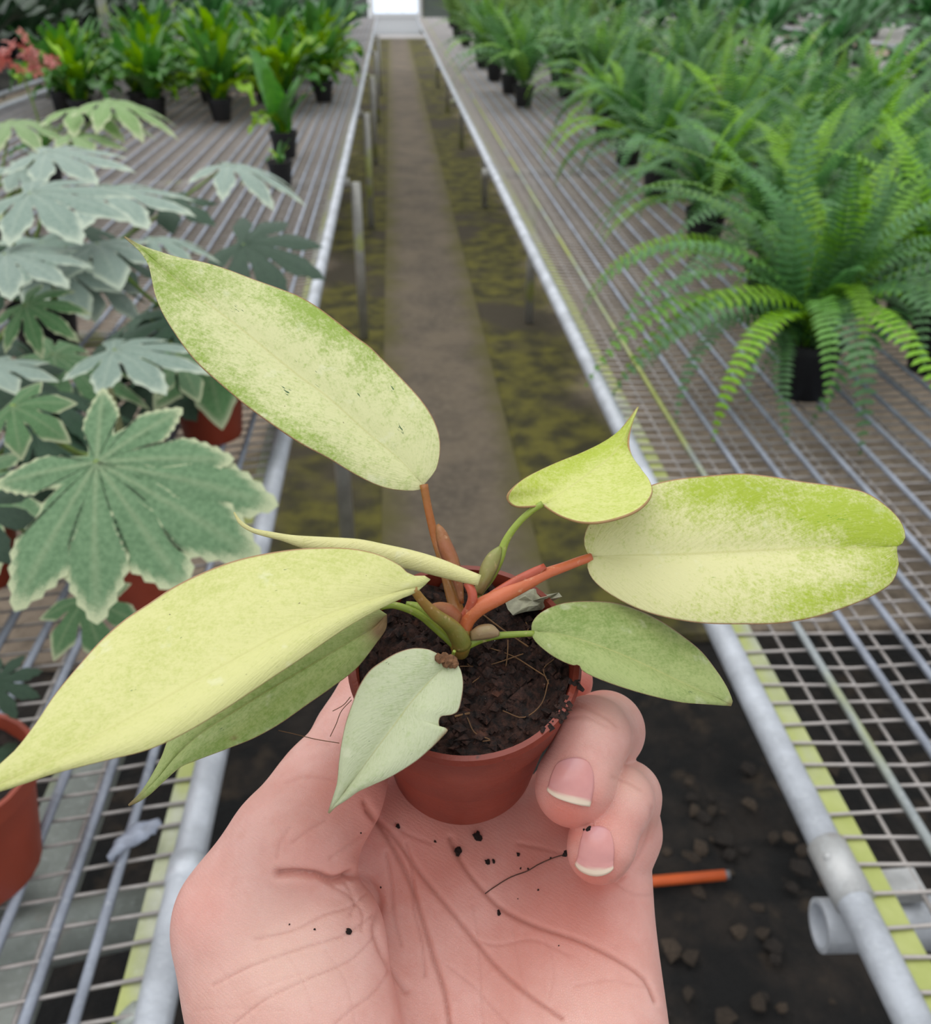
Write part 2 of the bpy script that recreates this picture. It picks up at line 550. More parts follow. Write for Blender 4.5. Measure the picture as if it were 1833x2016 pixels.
def left_details():
    root = bench_l
    off = np.array(root.location)
    y = ground(345, 1725, BENCH)[1]
    j = MB().tube([(LX - .0165, y - .001, BENCH - .0165), (LX - .0165, y + .03, BENCH - .0165)], .0185, 16)
    link('joint_sleeve', j.mesh('joint_sleeve', True, off), M['rail'], root)
    a = ground(290, 1800, BENCH - .06); b = ground(20, 1862, BENCH - .06)
    d = (b - a) / np.linalg.norm(b - a)
    t = MB().tube([a + d * -.02, a + d * .9], .028, 14)
    link('cross_pipe', t.mesh('cross_pipe', True, off), M['beam'], root)
    # pale channel running lengthwise under the mesh
    p = ground(178, 1506, BENCH - .07); q = ground(60, 1815, BENCH - .07)
    d = q - p; d /= np.linalg.norm(d)
    ang = math.atan2(d[1], d[0])
    c = p + d * .1
    t = MB().box(c, (.5, .062, .03), ang)
    link('support_channel', t.mesh('support_channel', False, off), M['beam'], root)
    # ribbed cable gland clipped to the rail
    g = ground(262, 1990, BENCH)
    t = MB().lathe([(.006, 0), (.013, .001), (.013, .004), (.010, .005), (.013, .006), (.013, .009), (.010, .010), (.012, .012), (.012, .022), (.004, .023), (0, .023)], 16, (g[0], g[1], BENCH - .03), (-.3, .2, 1))
    link('ribbed_cap', t.mesh('ribbed_cap', True, off), M['beam'], root)
    # scrap of grey film caught on the mesh
    rng = np.random.default_rng(3)
    pts = [(215, 1700), (245, 1668), (290, 1640), (318, 1628)]
    wd = [6, 12, 15, 5]
    v = []; f = []
    cc = catmull([(a, b, w) for (a, b), w in zip(pts, wd)], 14)
    for i, (a, b, w) in enumerate(cc):
        for s in np.linspace(-1, 1, 5):
            g = ground(a + s * w * .6, b + s * w, BENCH + .002)
            v.append(g + np.array([0, 0, .003 + .006 * rng.random() + .004 * (1 - s * s)]))
    for i in range(13):
        for k in range(4):
            q = i * 5 + k
            f.append((q, q + 1, q + 6, q + 5))
    o = link('plastic_scrap', mesh_from('plastic_scrap', np.array(v), f), plain('grey_film', srgb(150, 156, 172), .35, .2, 60))
    sm = o.modifiers.new('thick', 'SOLIDIFY'); sm.thickness = .0008
    tag(o, 'crumpled scrap of grey plastic film on the left mesh bench', 'scrap')
left_details()

# orange marker stick lying on the shade-coloured soil
a = ground(1250, 1738, .022); b = ground(1432, 1722, .022)
st = empty('plant_stake', a, 'bright orange stick lying across the shade-darkened soil beside the right bench', 'stake')
d = b - a
link('shaft', MB().tube([d * -.6, d * .97], .010, 10).mesh('shaft'), plain('orange_plastic', srgb(214, 96, 44), .45, .08, 20), st)
link('cap', MB().tube([d * .965, d * 1.02], .0085, 10).mesh('cap'), plain('grey_cap', srgb(120, 118, 122), .3), st)
# ================================================================== the small potted plant in the hand
def mat_blade(name, cream, green, speck=(70, 104, 62), seed=0.0, edge=(176, 112, 92), sheen=.42, nv=1.0, trans=.16):
    k = NT(name)
    co = k.n('ShaderNodeVectorMath', operation='ADD')
    k.put(co.inputs[0], k.coord()); co.inputs[1].default_value = (seed, seed * .7, 0)
    co = co.outputs[0]
    u, v = k.uv()
    av = k.math('ABSOLUTE', v)
    g = k.attr('green'); br = k.attr('brown')
    # fine streaks follow the side veins
    vein = k.n('ShaderNodeCombineXYZ')
    k.put(vein.inputs[0], k.math('MULTIPLY', k.math('ADD', u, k.math('MULTIPLY', av, -.35)), 60.0))
    k.put(vein.inputs[1], k.math('MULTIPLY', v, 9.0)); vein.inputs[2].default_value = seed
    streak = k.noise(vein.outputs[0], 1.0, 3, .6)
    n1 = k.math('ADD', k.math('MULTIPLY', k.noise(co, 480, 4, .75), .55), k.math('MULTIPLY', k.noise(co, 1500, 2, .6), .45)); n2 = k.noise(co, 90, 5, .65)
    fac = k.math('ADD', g, k.math('MULTIPLY', k.math('SUBTRACT', n1, .5), 3.0))
    fac = k.math('ADD', fac, k.math('MULTIPLY', k.math('SUBTRACT', n2, .5), 1.5 * nv))
    fac = k.math('ADD', fac, k.math('MULTIPLY', k.math('SUBTRACT', streak, .5), .7))
    c = k.mix(k.ramp(fac, -.15, 1.25), srgb(*cream), srgb(*green))
    c = k.mix(k.ramp(k.noise(co, 160, 3), .62, .72, 0, .3), c, srgb(244, 243, 214))
    sp = k.noise(k.n('ShaderNodeVectorMath', operation='MULTIPLY', i_0=vein.outputs[0], i_1=(.45, 2.6, 1)).outputs[0], 1.3, 3, .55)
    c = k.mix(k.ramp(sp, .715, .75, 0, .8), c, srgb(*speck))
    c = k.mix(k.ramp(k.noise(co, 900, 2), .77, .79, 0, .8), c, srgb(74, 50, 34))
    c = k.mix(k.ramp(av, .0, .035, .45, 0), c, srgb(206, 202, 128))
    bl = k.math('ADD', k.attr('blotch'), k.math('MULTIPLY', k.math('SUBTRACT', k.noise(k.n('ShaderNodeVectorMath', operation='MULTIPLY', i_0=vein.outputs[0], i_1=(.7, 2.2, 1)).outputs[0], 2.0, 3, .6), .5), 2.2))
    c = k.mix(k.math('MULTIPLY', k.ramp(bl, .72, .86), k.ramp(k.attr('blotch'), .05, .3)), c, srgb(*speck))
    c = k.mix(k.ramp(av, .978, .992, 0, .75), c, srgb(*edge))
    c = k.mix(br, c, k.mix(k.noise(co, 500, 4), srgb(176, 146, 100), srgb(120, 92, 66)))
    k.set(Base_Color=c, Roughness=sheen)
    k.b.inputs['Specular IOR Level'].default_value = .35
    hh = k.math('ADD', k.math('MULTIPLY', streak, .6), k.math('MULTIPLY', n1, .35))
    k.bump(hh, .0003)
    k.translucent(c, trans)
    return k.m

def blade(name, frame, lm, mid, rm, mat, parent, off, camber=.0012, zones=(), browns=(), blots=(), wav=0.0, groove=.00012, nu=64, nv=13, thick=.00045):
    """leaf blade: left margin, midrib, right margin as (x, y, depth) in one crop of the photograph"""
    ox, oy, sc = frame
    def cv(pts):
        a = np.array(pts, float); a[:, 0] = ox + a[:, 0] / sc; a[:, 1] = oy + a[:, 1] / sc
        return a
    L, Mi, R = (catmull(cv(p), nu) for p in (lm, mid, rm))
    ss = np.linspace(-1, 1, 2 * nv + 1)
    ss = np.sign(ss) * (1 - (1 - np.abs(ss)) ** 1.25)
    V = []; UV = []
    us = np.linspace(0, 1, nu)
    for i in range(nu):
        for s in ss:
            t = abs(s)
            E = L[i] if s < 0 else R[i]
            p = Mi[i] * (1 - t) + E * t
            w = math.sin(math.pi * us[i]) ** .6
            z = p[2] - camber * 4 * t * (1 - t) * w + groove * math.exp(-(t / .07) ** 2) * w
            z += wav * math.sin(us[i] * 17 + (0 if s < 0 else 2)) * t * t * w
            V.append(pc(p[0], p[1], z)); UV.append((us[i], s))
    V = cw(np.array(V)) - np.asarray(off)
    UV = np.array(UV)
    n = len(ss)
    i, j = np.meshgrid(np.arange(nu - 1), np.arange(n - 1), indexing='ij')
    a = (i * n + j).ravel()
    F = np.stack([a, a + 1, a + n + 1, a + n], 1)
    def fieldv(zs):
        g = np.zeros(len(V))
        for (u0, v0, ru, rv, w) in zs:
            g += w * np.exp(-((UV[:, 0] - u0) / ru) ** 2 - ((UV[:, 1] - v0) / rv) ** 2)
        return g
    me = mesh_from(name, V, F, True, UV, {'green': np.clip(fieldv(zones), -1, 1.2), 'brown': np.clip(fieldv(browns), 0, 1), 'blotch': np.clip(fieldv(blots), 0, 1)})
    o = link(name, me, mat, parent)
    sm = o.modifiers.new('thick', 'SOLIDIFY'); sm.thickness = thick; sm.offset = 0
    return o

def zf(pts, zs):     # give a list of 2-D points depths that run between the given values
    p = np.array(pts, float)
    d = np.r_[0, np.cumsum(np.linalg.norm(np.diff(p, axis=0), axis=1))]; d /= d[-1]
    z = np.interp(d, np.linspace(0, 1, len(zs)), zs)
    return np.c_[p, z]

# pot frame in camera space
PC = pc(915, 1290, .203)
PA = np.array([0.012, .6656, -.7458]); PA /= np.linalg.norm(PA)
PR, PB, PH = .0250, .0172, .0505
pot_base = cw(PC - PA * PH)[0]
pot_axis = cw(PA)[0] - CAM
phil = empty('potted_philodendron', pot_base, 'small pale yellow-green plant in a brick red pot held in the hand', 'potted plant')
POFF = pot_base
def mat_pot():
    k = NT('small_pot_plastic'); co = k.coord()
    c = k.mix(k.ramp(k.noise(co, 60, 4), .3, .7), srgb(118, 44, 29), srgb(136, 55, 37))
    c = k.mix(k.ramp(k.noise(co, 330, 4), .66, .74, 0, .8), c, srgb(60, 34, 26))
    k.set(Base_Color=c, Roughness=.42); k.bump(k.noise(co, 900, 2), .0001)
    return k.m
M['small_pot'] = mat_pot()
prof = [(0, 0), (PB - .002, 0), (PB, .0015), (PB + (PR - PB) * .70, PH * .74), (PR - .0014, PH * .745), (PR, PH - .0022), (PR + .0006, PH - .0012),
        (PR, PH), (PR - .0012, PH), (PR - .0018, PH - .003), (PB + .001, .004), (0, .004)]
mbp = MB().lathe(prof, 72, (0, 0, 0), pot_axis)
link('pot', autosmooth(mbp.mesh('pot'), 50), M['small_pot'], phil)

# soil: rough disc just under the rim
def mat_soil():
    k = NT('peaty_soil'); co = k.coord()
    a = k.noise(co, 500, 5, .7)
    c = k.mix(k.ramp(a, .35, .7), srgb(24, 15, 13), srgb(72, 44, 34))
    c = k.mix(k.ramp(k.noise(co, 260, 3), .6, .75, 0, .6), c, srgb(96, 54, 36))
    c = k.mix(k.ramp(k.noise(co, 1100, 2), .76, .78), c, srgb(190, 184, 176))
    k.set(Base_Color=c, Roughness=.9); k.bump(a, .0012)
    return k.m
M['soil'] = mat_soil()
rs = np.random.default_rng(11)
ax = pot_axis / np.linalg.norm(pot_axis)
e1 = np.cross(ax, c_f); e1 /= np.linalg.norm(e1); e2 = np.cross(ax, e1)
if e1.dot(c_r) < 0: e1 = -e1; e2 = -e2
# e1 ~ picture right, e2 -> away from or towards the viewer
if (e2.dot(c_f)) < 0: e2 = -e2
def soil_h(x, y):
    h = .0008 * np.sin(x * 900 + 1) * np.sin(y * 800) + .0010 * np.sin(x * 420 + y * 300)
    h = h + .0022 * np.exp(-((x / .009) ** 2 + (y / .009) ** 2))
    return h
def soil_mesh():
    nr, na = 44, 120
    V = []; F = []
    for i in range(nr + 1):
        for k in range(na):
            r = (PR - .0019) * i / nr; w = 2 * math.pi * k / na
            x, y = r * math.cos(w), r * math.sin(w)
            h = PH - .0036 + soil_h(x, y) + (rs.random() - .5) * .0013
            V.append(ax * h + e1 * x + e2 * y)
    for i in range(nr):
        for k in range(na):
            k2 = (k + 1) % na
            F.append((i * na + k, (i + 1) * na + k, (i + 1) * na + k2, i * na + k2))
    return mesh_from('soil', np.array(V), np.array(F))
soil_o = link('soil', soil_mesh(), M['soil'], phil)
# crumbs on the soil, too many to count
cr = MB()
for q in range(420):
    r = (PR - .003) * math.sqrt(rs.random()); w = rs.random() * 6.283
    x, y = r * math.cos(w), r * math.sin(w)
    s = .0004 + .0011 * rs.random() ** 2
    b0 = ax * (PH - .0034 + soil_h(x, y) + s * .4) + e1 * x + e2 * y
    if q < 46:
        w = -.52 + .16 * rs.normal(); w = math.atan2(-math.sin(abs(w) + .12), math.cos(w)); r = PR - .001 + .0008 * rs.normal()
        x, y = r * math.cos(w), r * math.sin(w); s = .0005 + .0006 * rs.random()
        b0 = ax * (PH - .0008 + .0008 * rs.random()) + e1 * x + e2 * y
    dirs = rs.normal(size=(6, 3)) * .25 + np.array([[1,0,0],[-1,0,0],[0,1,0],[0,-1,0],[0,0,1],[0,0,-1]])
    cr.add(b0 + dirs * s, ((0,2,4),(2,1,4),(1,3,4),(3,0,4),(2,0,5),(1,2,5),(3,1,5),(0,3,5)))
o = link('soil_crumbs', cr.mesh('soil_crumbs', False), M['soil'], soil_o); tag(o, kind='stuff')
# fine roots on the soil
M['dirt'] = plain('clinging_dirt', srgb(112, 78, 52), .95, .4, 700)
M['root'] = plain('dry_root', srgb(112, 80, 50), .8, .3, 300)
def soil_pt(px, py, up=.0012):
    # point of the soil level under a picture point
    o_ = cw(PC)[0] - ax * .0034 + ax * up
    d = cw(pc(px, py, 1.0))[0] - CAM
    t = (o_ - CAM).dot(ax) / d.dot(ax)
    return CAM + d * t - POFF
for pts, r in [([(958, 1275), (1010, 1292), (1050, 1318), (1075, 1335)], .00022), ([(950, 1212), (985, 1240), (1040, 1275)], .0003),
               ([(905, 1315), (960, 1312), (1030, 1290)], .0002), ([(1000, 1262), (999, 1290), (996, 1312)], .0002),
               ([(920, 1415), (935, 1445), (965, 1460), (950, 1462)], .0002), ([(895, 1412), (925, 1405)], .0004),
               ([(1080, 1340), (1065, 1390), (1030, 1415), (990, 1400)], .00018), ([(920, 1310), (945, 1330), (930, 1345)], .00018),
               ([(1090, 1300), (1070, 1320), (1080, 1350)], .00018), ([(1020, 1260), (1040, 1240), (1035, 1225)], .0002)]:
    P3 = [soil_pt(a, b) + ax * .0008 * rs.random() for a, b in pts]
    c3 = catmull(np.array(P3), 14)
    link('root', MB().tube(c3, r * .72, 5).mesh('root'), M['root'], soil_o)
# shred of old dry leaf on the soil
def dry_shred():
    out = [(993, 1180), (1020, 1165), (1052, 1160), (1078, 1172), (1100, 1168), (1106, 1175), (1080, 1186), (1066, 1200), (1035, 1203), (1010, 1212), (1000, 1200)]
    c0 = soil_pt(1048, 1184, .004)
    V = [c0]
    for i, (a, b) in enumerate(out):
        V.append((soil_pt(a, b, .0015 + .004 * rs.random()) + c0) / 2)
    for i, (a, b) in enumerate(out):
        V.append(soil_pt(a, b, .001 + .003 * rs.random()))
    n = len(out)
    F = [(0, 1 + i, 1 + (i + 1) % n) for i in range(n)] + [(1 + i, 1 + n + i, 1 + n + (i + 1) % n, 1 + (i + 1) % n) for i in range(n)]
    o = link('dry_leaf_shred', mesh_from('dry_leaf_shred', np.array(V), F, False), plain('dry_leaf', srgb(150, 148, 126), .7, .35, 250), soil_o)
    sm = o.modifiers.new('thick', 'SOLIDIFY'); sm.thickness = .0002
dry_shred()

# ------------------------------------------------------------------ leaves
C4, C5, C6, C7, C1 = (220, 450, 2.696), (0, 980, 1.909), (960, 780, 2.1), (600, 1200, 3.055), (620, 900, 3.055)
mA = mat_blade('leaf_mottled', (226, 226, 170), (152, 178, 70), seed=0.1)
mB = mat_blade('leaf_lime_cream', (230, 226, 168), (172, 190, 56), seed=.3, speck=(120, 160, 30))
mC = mat_blade('leaf_lime_yellow', (222, 224, 140), (184, 200, 62), seed=.5, nv=.5, speck=(140, 160, 50))  # yellowish lime blade, weaker mottling
mD = mat_blade('leaf_pale_yellow', (224, 222, 152), (196, 202, 112), seed=.7, sheen=.34, nv=.7)
mE = mat_blade('leaf_soft_green', (186, 200, 128), (140, 168, 80), seed=.9, sheen=.34)
mF = mat_blade('leaf_whitish', (208, 214, 176), (176, 192, 132), seed=1.2, nv=.8, sheen=.36)
mG = mat_blade('leaf_mid_green', (180, 192, 124), (136, 160, 82), seed=1.5, nv=1.0, sheen=.36)

L1R = [(1652,1362),(1720,1280),(1742,1180),(1735,1090),(1700,1000),(1640,910),(1540,800),(1430,690),(1370,630),(1300,580),(1200,500),(1100,425),(1000,365),(900,325),(760,275),(600,215),(480,180),(370,160),(250,125),(150,90),(70,45)]
L1L = [(1652,1362),(1640,1385),(1540,1390),(1430,1370),(1300,1310),(1150,1220),(1000,1140),(850,1040),(700,930),(570,820),(470,730),(400,650),(330,550),(270,450),(230,350),(210,250),(195,190),(150,120),(70,45)]
L1M = [(1652,1362),(1530,1230),(1350,1080),(1150,900),(1000,790),(850,670),(700,545),(550,430),(400,320),(280,220),(180,130),(70,45)]
blade('leaf', C4, zf(L1L, (.209,.203,.205,.214)), zf(L1M, (.209,.211,.213,.214)), zf(L1R, (.209,.216,.220,.214)), mA, phil, POFF,
      zones=[(.5,1.0,.22,.45,1.0),(.45,-.95,.35,.3,.7),(.95,0,.2,1,.7),(.8,.0,.12,1,.4),(.1,.6,.1,.5,.1)], browns=[(1.0,0,.03,2,1)],
      blots=[(.17,.45,0.020,0.085,1),(.43,-.35,0.020,0.102,.9),(.66,.25,0.025,0.136,.7),(.27,.75,0.020,0.068,.8),(.3,.35,0.017,0.085,.8)])
L2U = [(425,662),(405,630),(400,590),(410,550),(440,500),(520,440),(600,400),(690,365),(780,345),(900,332),(1050,322),(1180,335),(1300,355),(1450,375),(1560,400),(1640,450),(1700,510),(1725,570),(1718,602),(1690,620)]
L2D = [(425,662),(413,700),(430,750),(480,800),(560,850),(650,890),(760,920),(900,940),(1050,943),(1200,940),(1350,915),(1500,865),(1600,820),(1670,770),(1697,700),(1690,650),(1690,620)]
L2M = [(425,662),(600,658),(800,655),(1000,645),(1200,635),(1400,628),(1560,628),(1690,621)]
blade('leaf', C6, zf(L2U, (.203,.212,.216,.206)), zf(L2M, (.203,.205,.208,.206)), zf(L2D, (.203,.197,.198,.206)), mB, phil, POFF, camber=.0018,
      zones=[(.85,-.6,.4,.6,1.0),(.7,.8,.4,.35,.75),(.95,0,.2,1,.5),(.4,-.8,.25,.3,.6),(.25,.5,.25,.6,-.3)], blots=[(.78,-.5,0.085,0.102,.6),(.68,-.42,0.068,0.085,.5),(.46,-.1,0.017,0.085,.5)])
L3L = [(230,450),(180,457),(110,455),(80,425),(90,395),(130,355),(200,315),(300,270),(400,230),(480,190),(540,145),(580,100),(622,45)]
L3R = [(230,450),(260,472),(310,500),(380,522),(450,525),(530,510),(610,480),(660,440),(682,395),(670,350),(640,310),(600,260),(583,210),(585,160),(600,100),(622,45)]
L3M = [(230,450),(300,405),(380,350),(440,305),(500,260),(550,200),(590,120),(622,45)]
blade('leaf', C6, zf(L3L, (.2,.198,.212,.222,.230)), zf(L3M, (.2,.206,.213,.22,.230)), zf(L3R, (.2,.188,.192,.215,.230)), mC, phil, POFF, camber=-.0012, groove=-.0004,
      zones=[(.5,-.7,.5,.6,.8),(.8,0,.3,1,.6),(.4,.7,.4,.4,.3)], browns=[(1.0,0,.02,2,.7)])
L4U = [(1590,330),(1612,315),(1617,297),(1545,293),(1500,255),(1420,215),(1330,195),(1240,190),(1120,195),(1000,212),(880,240),(760,285),(650,340),(560,400),(470,460),(380,540),(300,630),(210,740),(130,860),(60,950),(0,1006),(-110,1130)]
L4D = [(1590,330),(1560,355),(1500,380),(1380,440),(1280,500),(1150,590),(1000,690),(850,790),(700,880),(560,945),(400,985),(200,1035),(80,1075),(0,1100),(-110,1130)]
L4M = [(1590,330),(1500,352),(1380,388),(1250,432),(1100,492),(900,600),(700,712),(500,825),(300,930),(100,1035),(-110,1130)]
blade('leaf', C5, zf(L4U, (.185,.186,.182,.165,.145)), zf(L4M, (.185,.174,.165,.1555,.145)), zf(L4D, (.185,.171,.1605,.152,.145)), mD, phil, POFF, camber=.0016, groove=-.0002,
      zones=[(.9,0,.3,1,.5),(.2,-.9,.3,.3,.5),(.45,-.5,.3,.4,.25),(.5,.5,.3,.6,-.2)], blots=[(.3,-.55,0.020,0.085,.6),(.28,-.75,0.017,0.051,.6),(.62,-.3,0.034,0.085,.5)])
L5U = [(1452,440),(1400,410),(1300,430),(1150,500),(1000,600),(850,700),(720,800),(650,880),(632,915),(610,975),(570,1050),(530,1110),(485,1155)]
L5D = [(1452,440),(1450,490),(1412,548),(1340,640),(1250,710),(1150,780),(1050,850),(950,905),(850,945),(740,985),(680,1010),(620,1060),(560,1115),(520,1140),(485,1155)]
L5M = [(1452,440),(1400,490),(1300,550),(1150,640),(1000,730),(850,825),(740,900),(660,975),(590,1060),(530,1120),(485,1155)]
blade('leaf', C5, zf(L5U, (.196,.193,.190,.183)), zf(L5M, (.196,.1900,.1853,.183)), zf(L5D, (.196,.187,.181,.183)), mE, phil, POFF, nu=120,
      zones=[(.5,.3,.5,1,.45),(.8,.8,.3,.3,.4)], browns=[(.03,.75,.06,1.1,1.5),(.615,.74,.010,.05,1),(1.0,0,.05,2,1)], blots=[(.62,.3,0.027,0.136,.7),(.87,.3,0.020,0.340,.6)])
L6L = [(885,300),(800,270),(740,242),(650,235),(560,260),(470,310),(390,370),(330,460),(290,560),(250,680),(225,800),(210,920),(200,1040),(175,1130),(145,1222)]
L6R = [(885,300),(915,330),(940,380),(950,450),(940,540),(918,612),(880,632),(820,640),(804,672),(812,712),(858,724),(830,760),(760,830),(680,900),(590,960),(500,1010),(410,1050),(320,1090),(250,1140),(180,1185),(145,1222)]
L6M = [(885,300),(760,420),(640,560),(520,720),(400,880),(280,1040),(200,1150),(145,1222)]
blade('leaf', C7, zf(L6L, (.186,.182,.178,.176)), zf(L6M, (.186,.182,.179,.176)), zf(L6R, (.186,.181,.178,.176)), mF, phil, POFF, nu=90,
      zones=[(.2,-.4,.3,.5,.3),(.8,.6,.3,.4,.2)], browns=[(1.0,0,.035,2,.8),(.42,.98,.05,.04,.8),(.0,0,.03,1,.8),(.87,0,.012,.14,.7)], blots=[(.62,-.1,0.020,0.085,.5),(.4,-.5,0.017,0.085,.5)])
L7U = [(185,970),(185,940),(210,905),(260,875),(330,855),(430,850),(530,858),(630,890),(720,935),(800,990),(880,1055),(940,1130),(985,1200),(1010,1262),(1005,1278)]
L7D = [(185,970),(190,1000),(220,1035),(280,1080),(350,1112),(378,1112),(392,1135),(450,1165),(560,1205),(680,1240),(800,1265),(900,1272),(1005,1278)]
L7M = [(185,970),(300,985),(450,1030),(600,1090),(750,1160),(880,1220),(960,1255),(1005,1278)]
blade('leaf', C6, zf(L7U, (.198,.203,.205,.2)), zf(L7M, (.198,.197,.199,.2)), zf(L7D, (.198,.193,.194,.2)), mG, phil, POFF,
      zones=[(.4,-.6,.5,.5,.55),(.15,0,.2,1,.3),(.8,.6,.2,.4,.4)], browns=[(1.0,0,.02,2,1)], blots=[(.8,.35,0.043,0.170,.8),(.3,-.25,0.025,0.102,.5),(.72,.2,0.034,0.102,.5)])

# rolled leaf, a blade curled into a long tapering scroll
def scroll():
    ox, oy, sc = C5
    up = [(880,55),(905,88),(950,116),(1020,130),(1100,142),(1230,148),(1350,155),(1450,175),(1550,197),(1650,227),(1750,268),(1808,292)]
    lo = [(880,55),(900,98),(950,130),(1000,146),(1060,162),(1130,190),(1250,225),(1400,250),(1550,278),(1650,302),(1740,322),(1795,332)]
    U = catmull(np.array(up, float), 50); D = catmull(np.array(lo, float), 50)
    V = []; UV = []
    ph = np.linspace(-.6 * math.pi, 1.55 * math.pi, 40)
    zc = np.interp(np.linspace(0, 1, 50), [0, .5, 1], [.203, .199, .196])
    cx = (U + D) / 2
    for i in range(50):
        c = cx[i]; r = (D[i] - U[i]) / 2
        rl = np.linalg.norm(r)
        for q, p_ in enumerate(ph):
            k = 1 - .30 * q / 39
            w = c + r * k * -math.cos(p_) + (0 if i < 49 else 0)
            z = zc[i] - math.sin(p_) * k * rl / sc * .203 / FPX * .8
            V.append(pc(ox + w[0] / sc, oy + w[1] / sc, z)); UV.append((1 - i / 49, .2 + .8 * q / 39))
    V = cw(np.array(V)) - POFF
    i, j = np.meshgrid(np.arange(49), np.arange(39), indexing='ij')
    a = (i * 40 + j).ravel()
    F = np.stack([a, a + 1, a + 41, a + 40], 1)
    z0 = np.zeros(len(V))
    me = mesh_from('leaf', V, F, True, np.array(UV), {'green': z0, 'brown': z0, 'blotch': z0})
    o = link('leaf', me, mat_blade('leaf_scroll', (230, 224, 160), (206, 202, 118), seed=2.0, nv=.4), phil)
    sm = o.modifiers.new('thick', 'SOLIDIFY'); sm.thickness = .0004; sm.offset = 0
    tag(o, 'pale leaf still rolled up like a scroll')
scroll()

# ------------------------------------------------------------------ petioles and sheaths
def mat_stem(name, a, b, c=None):
    k = NT(name); co = k.coord()
    col = k.mix(k.ramp(k.noise(co, 60, 3), .35, .65), srgb(*a), srgb(*b))
    col = k.mix(k.ramp(k.noise(co, 700, 3), .6, .75, 0, .35), col, srgb(225, 190, 150))
    k.set(Base_Color=col, Roughness=.4); k.bump(k.noise(co, 500, 3), .0002)
    k.b.inputs['Subsurface Weight'].default_value = .15
    k.b.inputs['Subsurface Radius'].default_value = (.002, .001, .0005)
    return k.m
sO = mat_stem('petiole_salmon', (206, 108, 72), (190, 104, 60))
sB = mat_stem('petiole_brown', (160, 92, 36), (140, 98, 40))
sG = mat_stem('petiole_green', (150, 168, 66), (128, 146, 52))
sR = mat_stem('petiole_red', (190, 88, 66), (168, 78, 52))
sBG = mat_stem('petiole_olive', (152, 112, 52), (120, 122, 54))
def petiole(pts, zs, rs_, mat, frame=C1):
    ox, oy, sc = frame
    p = zf(pts, zs)
    p = np.c_[p, np.interp(np.linspace(0, 1, len(p)), np.linspace(0, 1, len(rs_)), rs_)]
    q = catmull(p, 30)
    w = cw(np.array([pc(ox + a / sc, oy + b / sc, z) for a, b, z, r in q])) - POFF
    rad = q[:, 3] / sc / FPX * q[:, 2]
    return link('petiole', MB().tube(w, rad, 14).mesh('petiole'), mat, phil)
def sheath(par, pts_a, pts_b, z, mat, depth=.0012):
    # a flat wing clasping the petiole: strip between two picture curves
    ox, oy, sc = C1
    A = catmull(zf(pts_a, z), 16); B = catmull(zf(pts_b, z), 16)
    V = []; n = 7
    for i in range(16):
        for k in range(n):
            t = k / (n - 1)
            p = A[i] * (1 - t) + B[i] * t
            V.append(pc(ox + p[0] / sc, oy + p[1] / sc, p[2] - depth * math.sin(math.pi * t) * math.sin(math.pi * i / 15) ** .5))
    V = cw(np.array(V)) - POFF
    F = [(i * n + k, i * n + k + 1, (i + 1) * n + k + 1, (i + 1) * n + k) for i in range(15) for k in range(n - 1)]
    o = link('sheath', mesh_from('sheath', V, F), mat, par)
    sm = o.modifiers.new('thick', 'SOLIDIFY'); sm.thickness = .0006; sm.offset = 0
    return o
ZB = .1995
sP = mat_stem('sheath_purplish', (146, 102, 52), (158, 92, 66))
sPG = mat_stem('sheath_green_purple', (140, 146, 74), (150, 124, 92))
p1 = petiole([(655,165),(668,240),(690,350),(722,480),(760,600),(800,740),(835,860),(880,1000)], (.2085,.208,.205,.2), (26,24,26,30,40,46), sB)
sheath(p1, [(735,410),(733,470),(750,560),(790,650),(840,760),(880,880)], [(742,405),(780,440),(820,520),(862,620),(885,760),(890,880)], (.204,.203,.2), sP)
p3 = petiole([(1370,280),(1300,325),(1220,400),(1150,500),(1105,620),(1050,720),(980,810),(930,920)], (.2,.202,.203,.203), (20,20,22,32,36,34), sG)
sheath(p3, [(1110,540),(1050,580),(1005,650),(985,730),(950,820)], [(1118,545),(1115,600),(1090,680),(1050,750),(1000,830)], (.2015,.2015,.2015), sPG)
p2 = petiole([(1662,602),(1600,622),(1500,660),(1390,700),(1250,770),(1100,845),(985,905),(915,975),(890,1060)], (.203,.201,.199,.197,.199), (26,29,32,44,52,54,46), sO)
sheath(p2, [(1000,850),(1100,785),(1200,725),(1300,675),(1375,642)], [(1010,880),(1120,820),(1220,765),(1310,720),(1392,668)], (.1975,.1985,.1995), sR, .0006)
p4 = petiole([(590,790),(650,870),(730,950),(820,1020),(870,1090),(885,1130)], (.184,.188,.193,.1975), (26,30,42,58,60), sBG)
sheath(p4, [(690,910),(740,960),(800,1010),(850,1050)], [(700,885),(760,875),(820,890),(880,945)], (.191,.194,.1965), sP)
p5 = petiole([(395,900),(470,890),(560,915),(640,955),(720,1020),(800,1090),(850,1135)], (.193,.194,.197,.199), (20,22,24,28,30), sG)
sheath(p5, [(550,895),(620,930),(690,980),(760,1040)], [(550,870),(630,885),(680,930),(700,985)], (.195,.196,.1975), sG, .0008)
p7 = petiole([(1320,1060),(1200,1066),(1110,1072),(1000,1090),(900,1125)], (.198,.198,.1985,.199), (19,20,22,30,40), sG)
sheath(p7, [(940,1100),(1000,1095),(1060,1085),(1105,1070)], [(940,1050),(990,1015),(1060,1010),(1105,1050)], (.1975,.197,.197), sPG, .0008)
p8 = petiole([(915,755),(940,800),(948,850),(930,910),(895,975)], (.197,.196,.197,.198), (26,30,30,34), sR)
petiole([(900,250),(880,300)], (.186,.188), (10, 10), sG, C7)
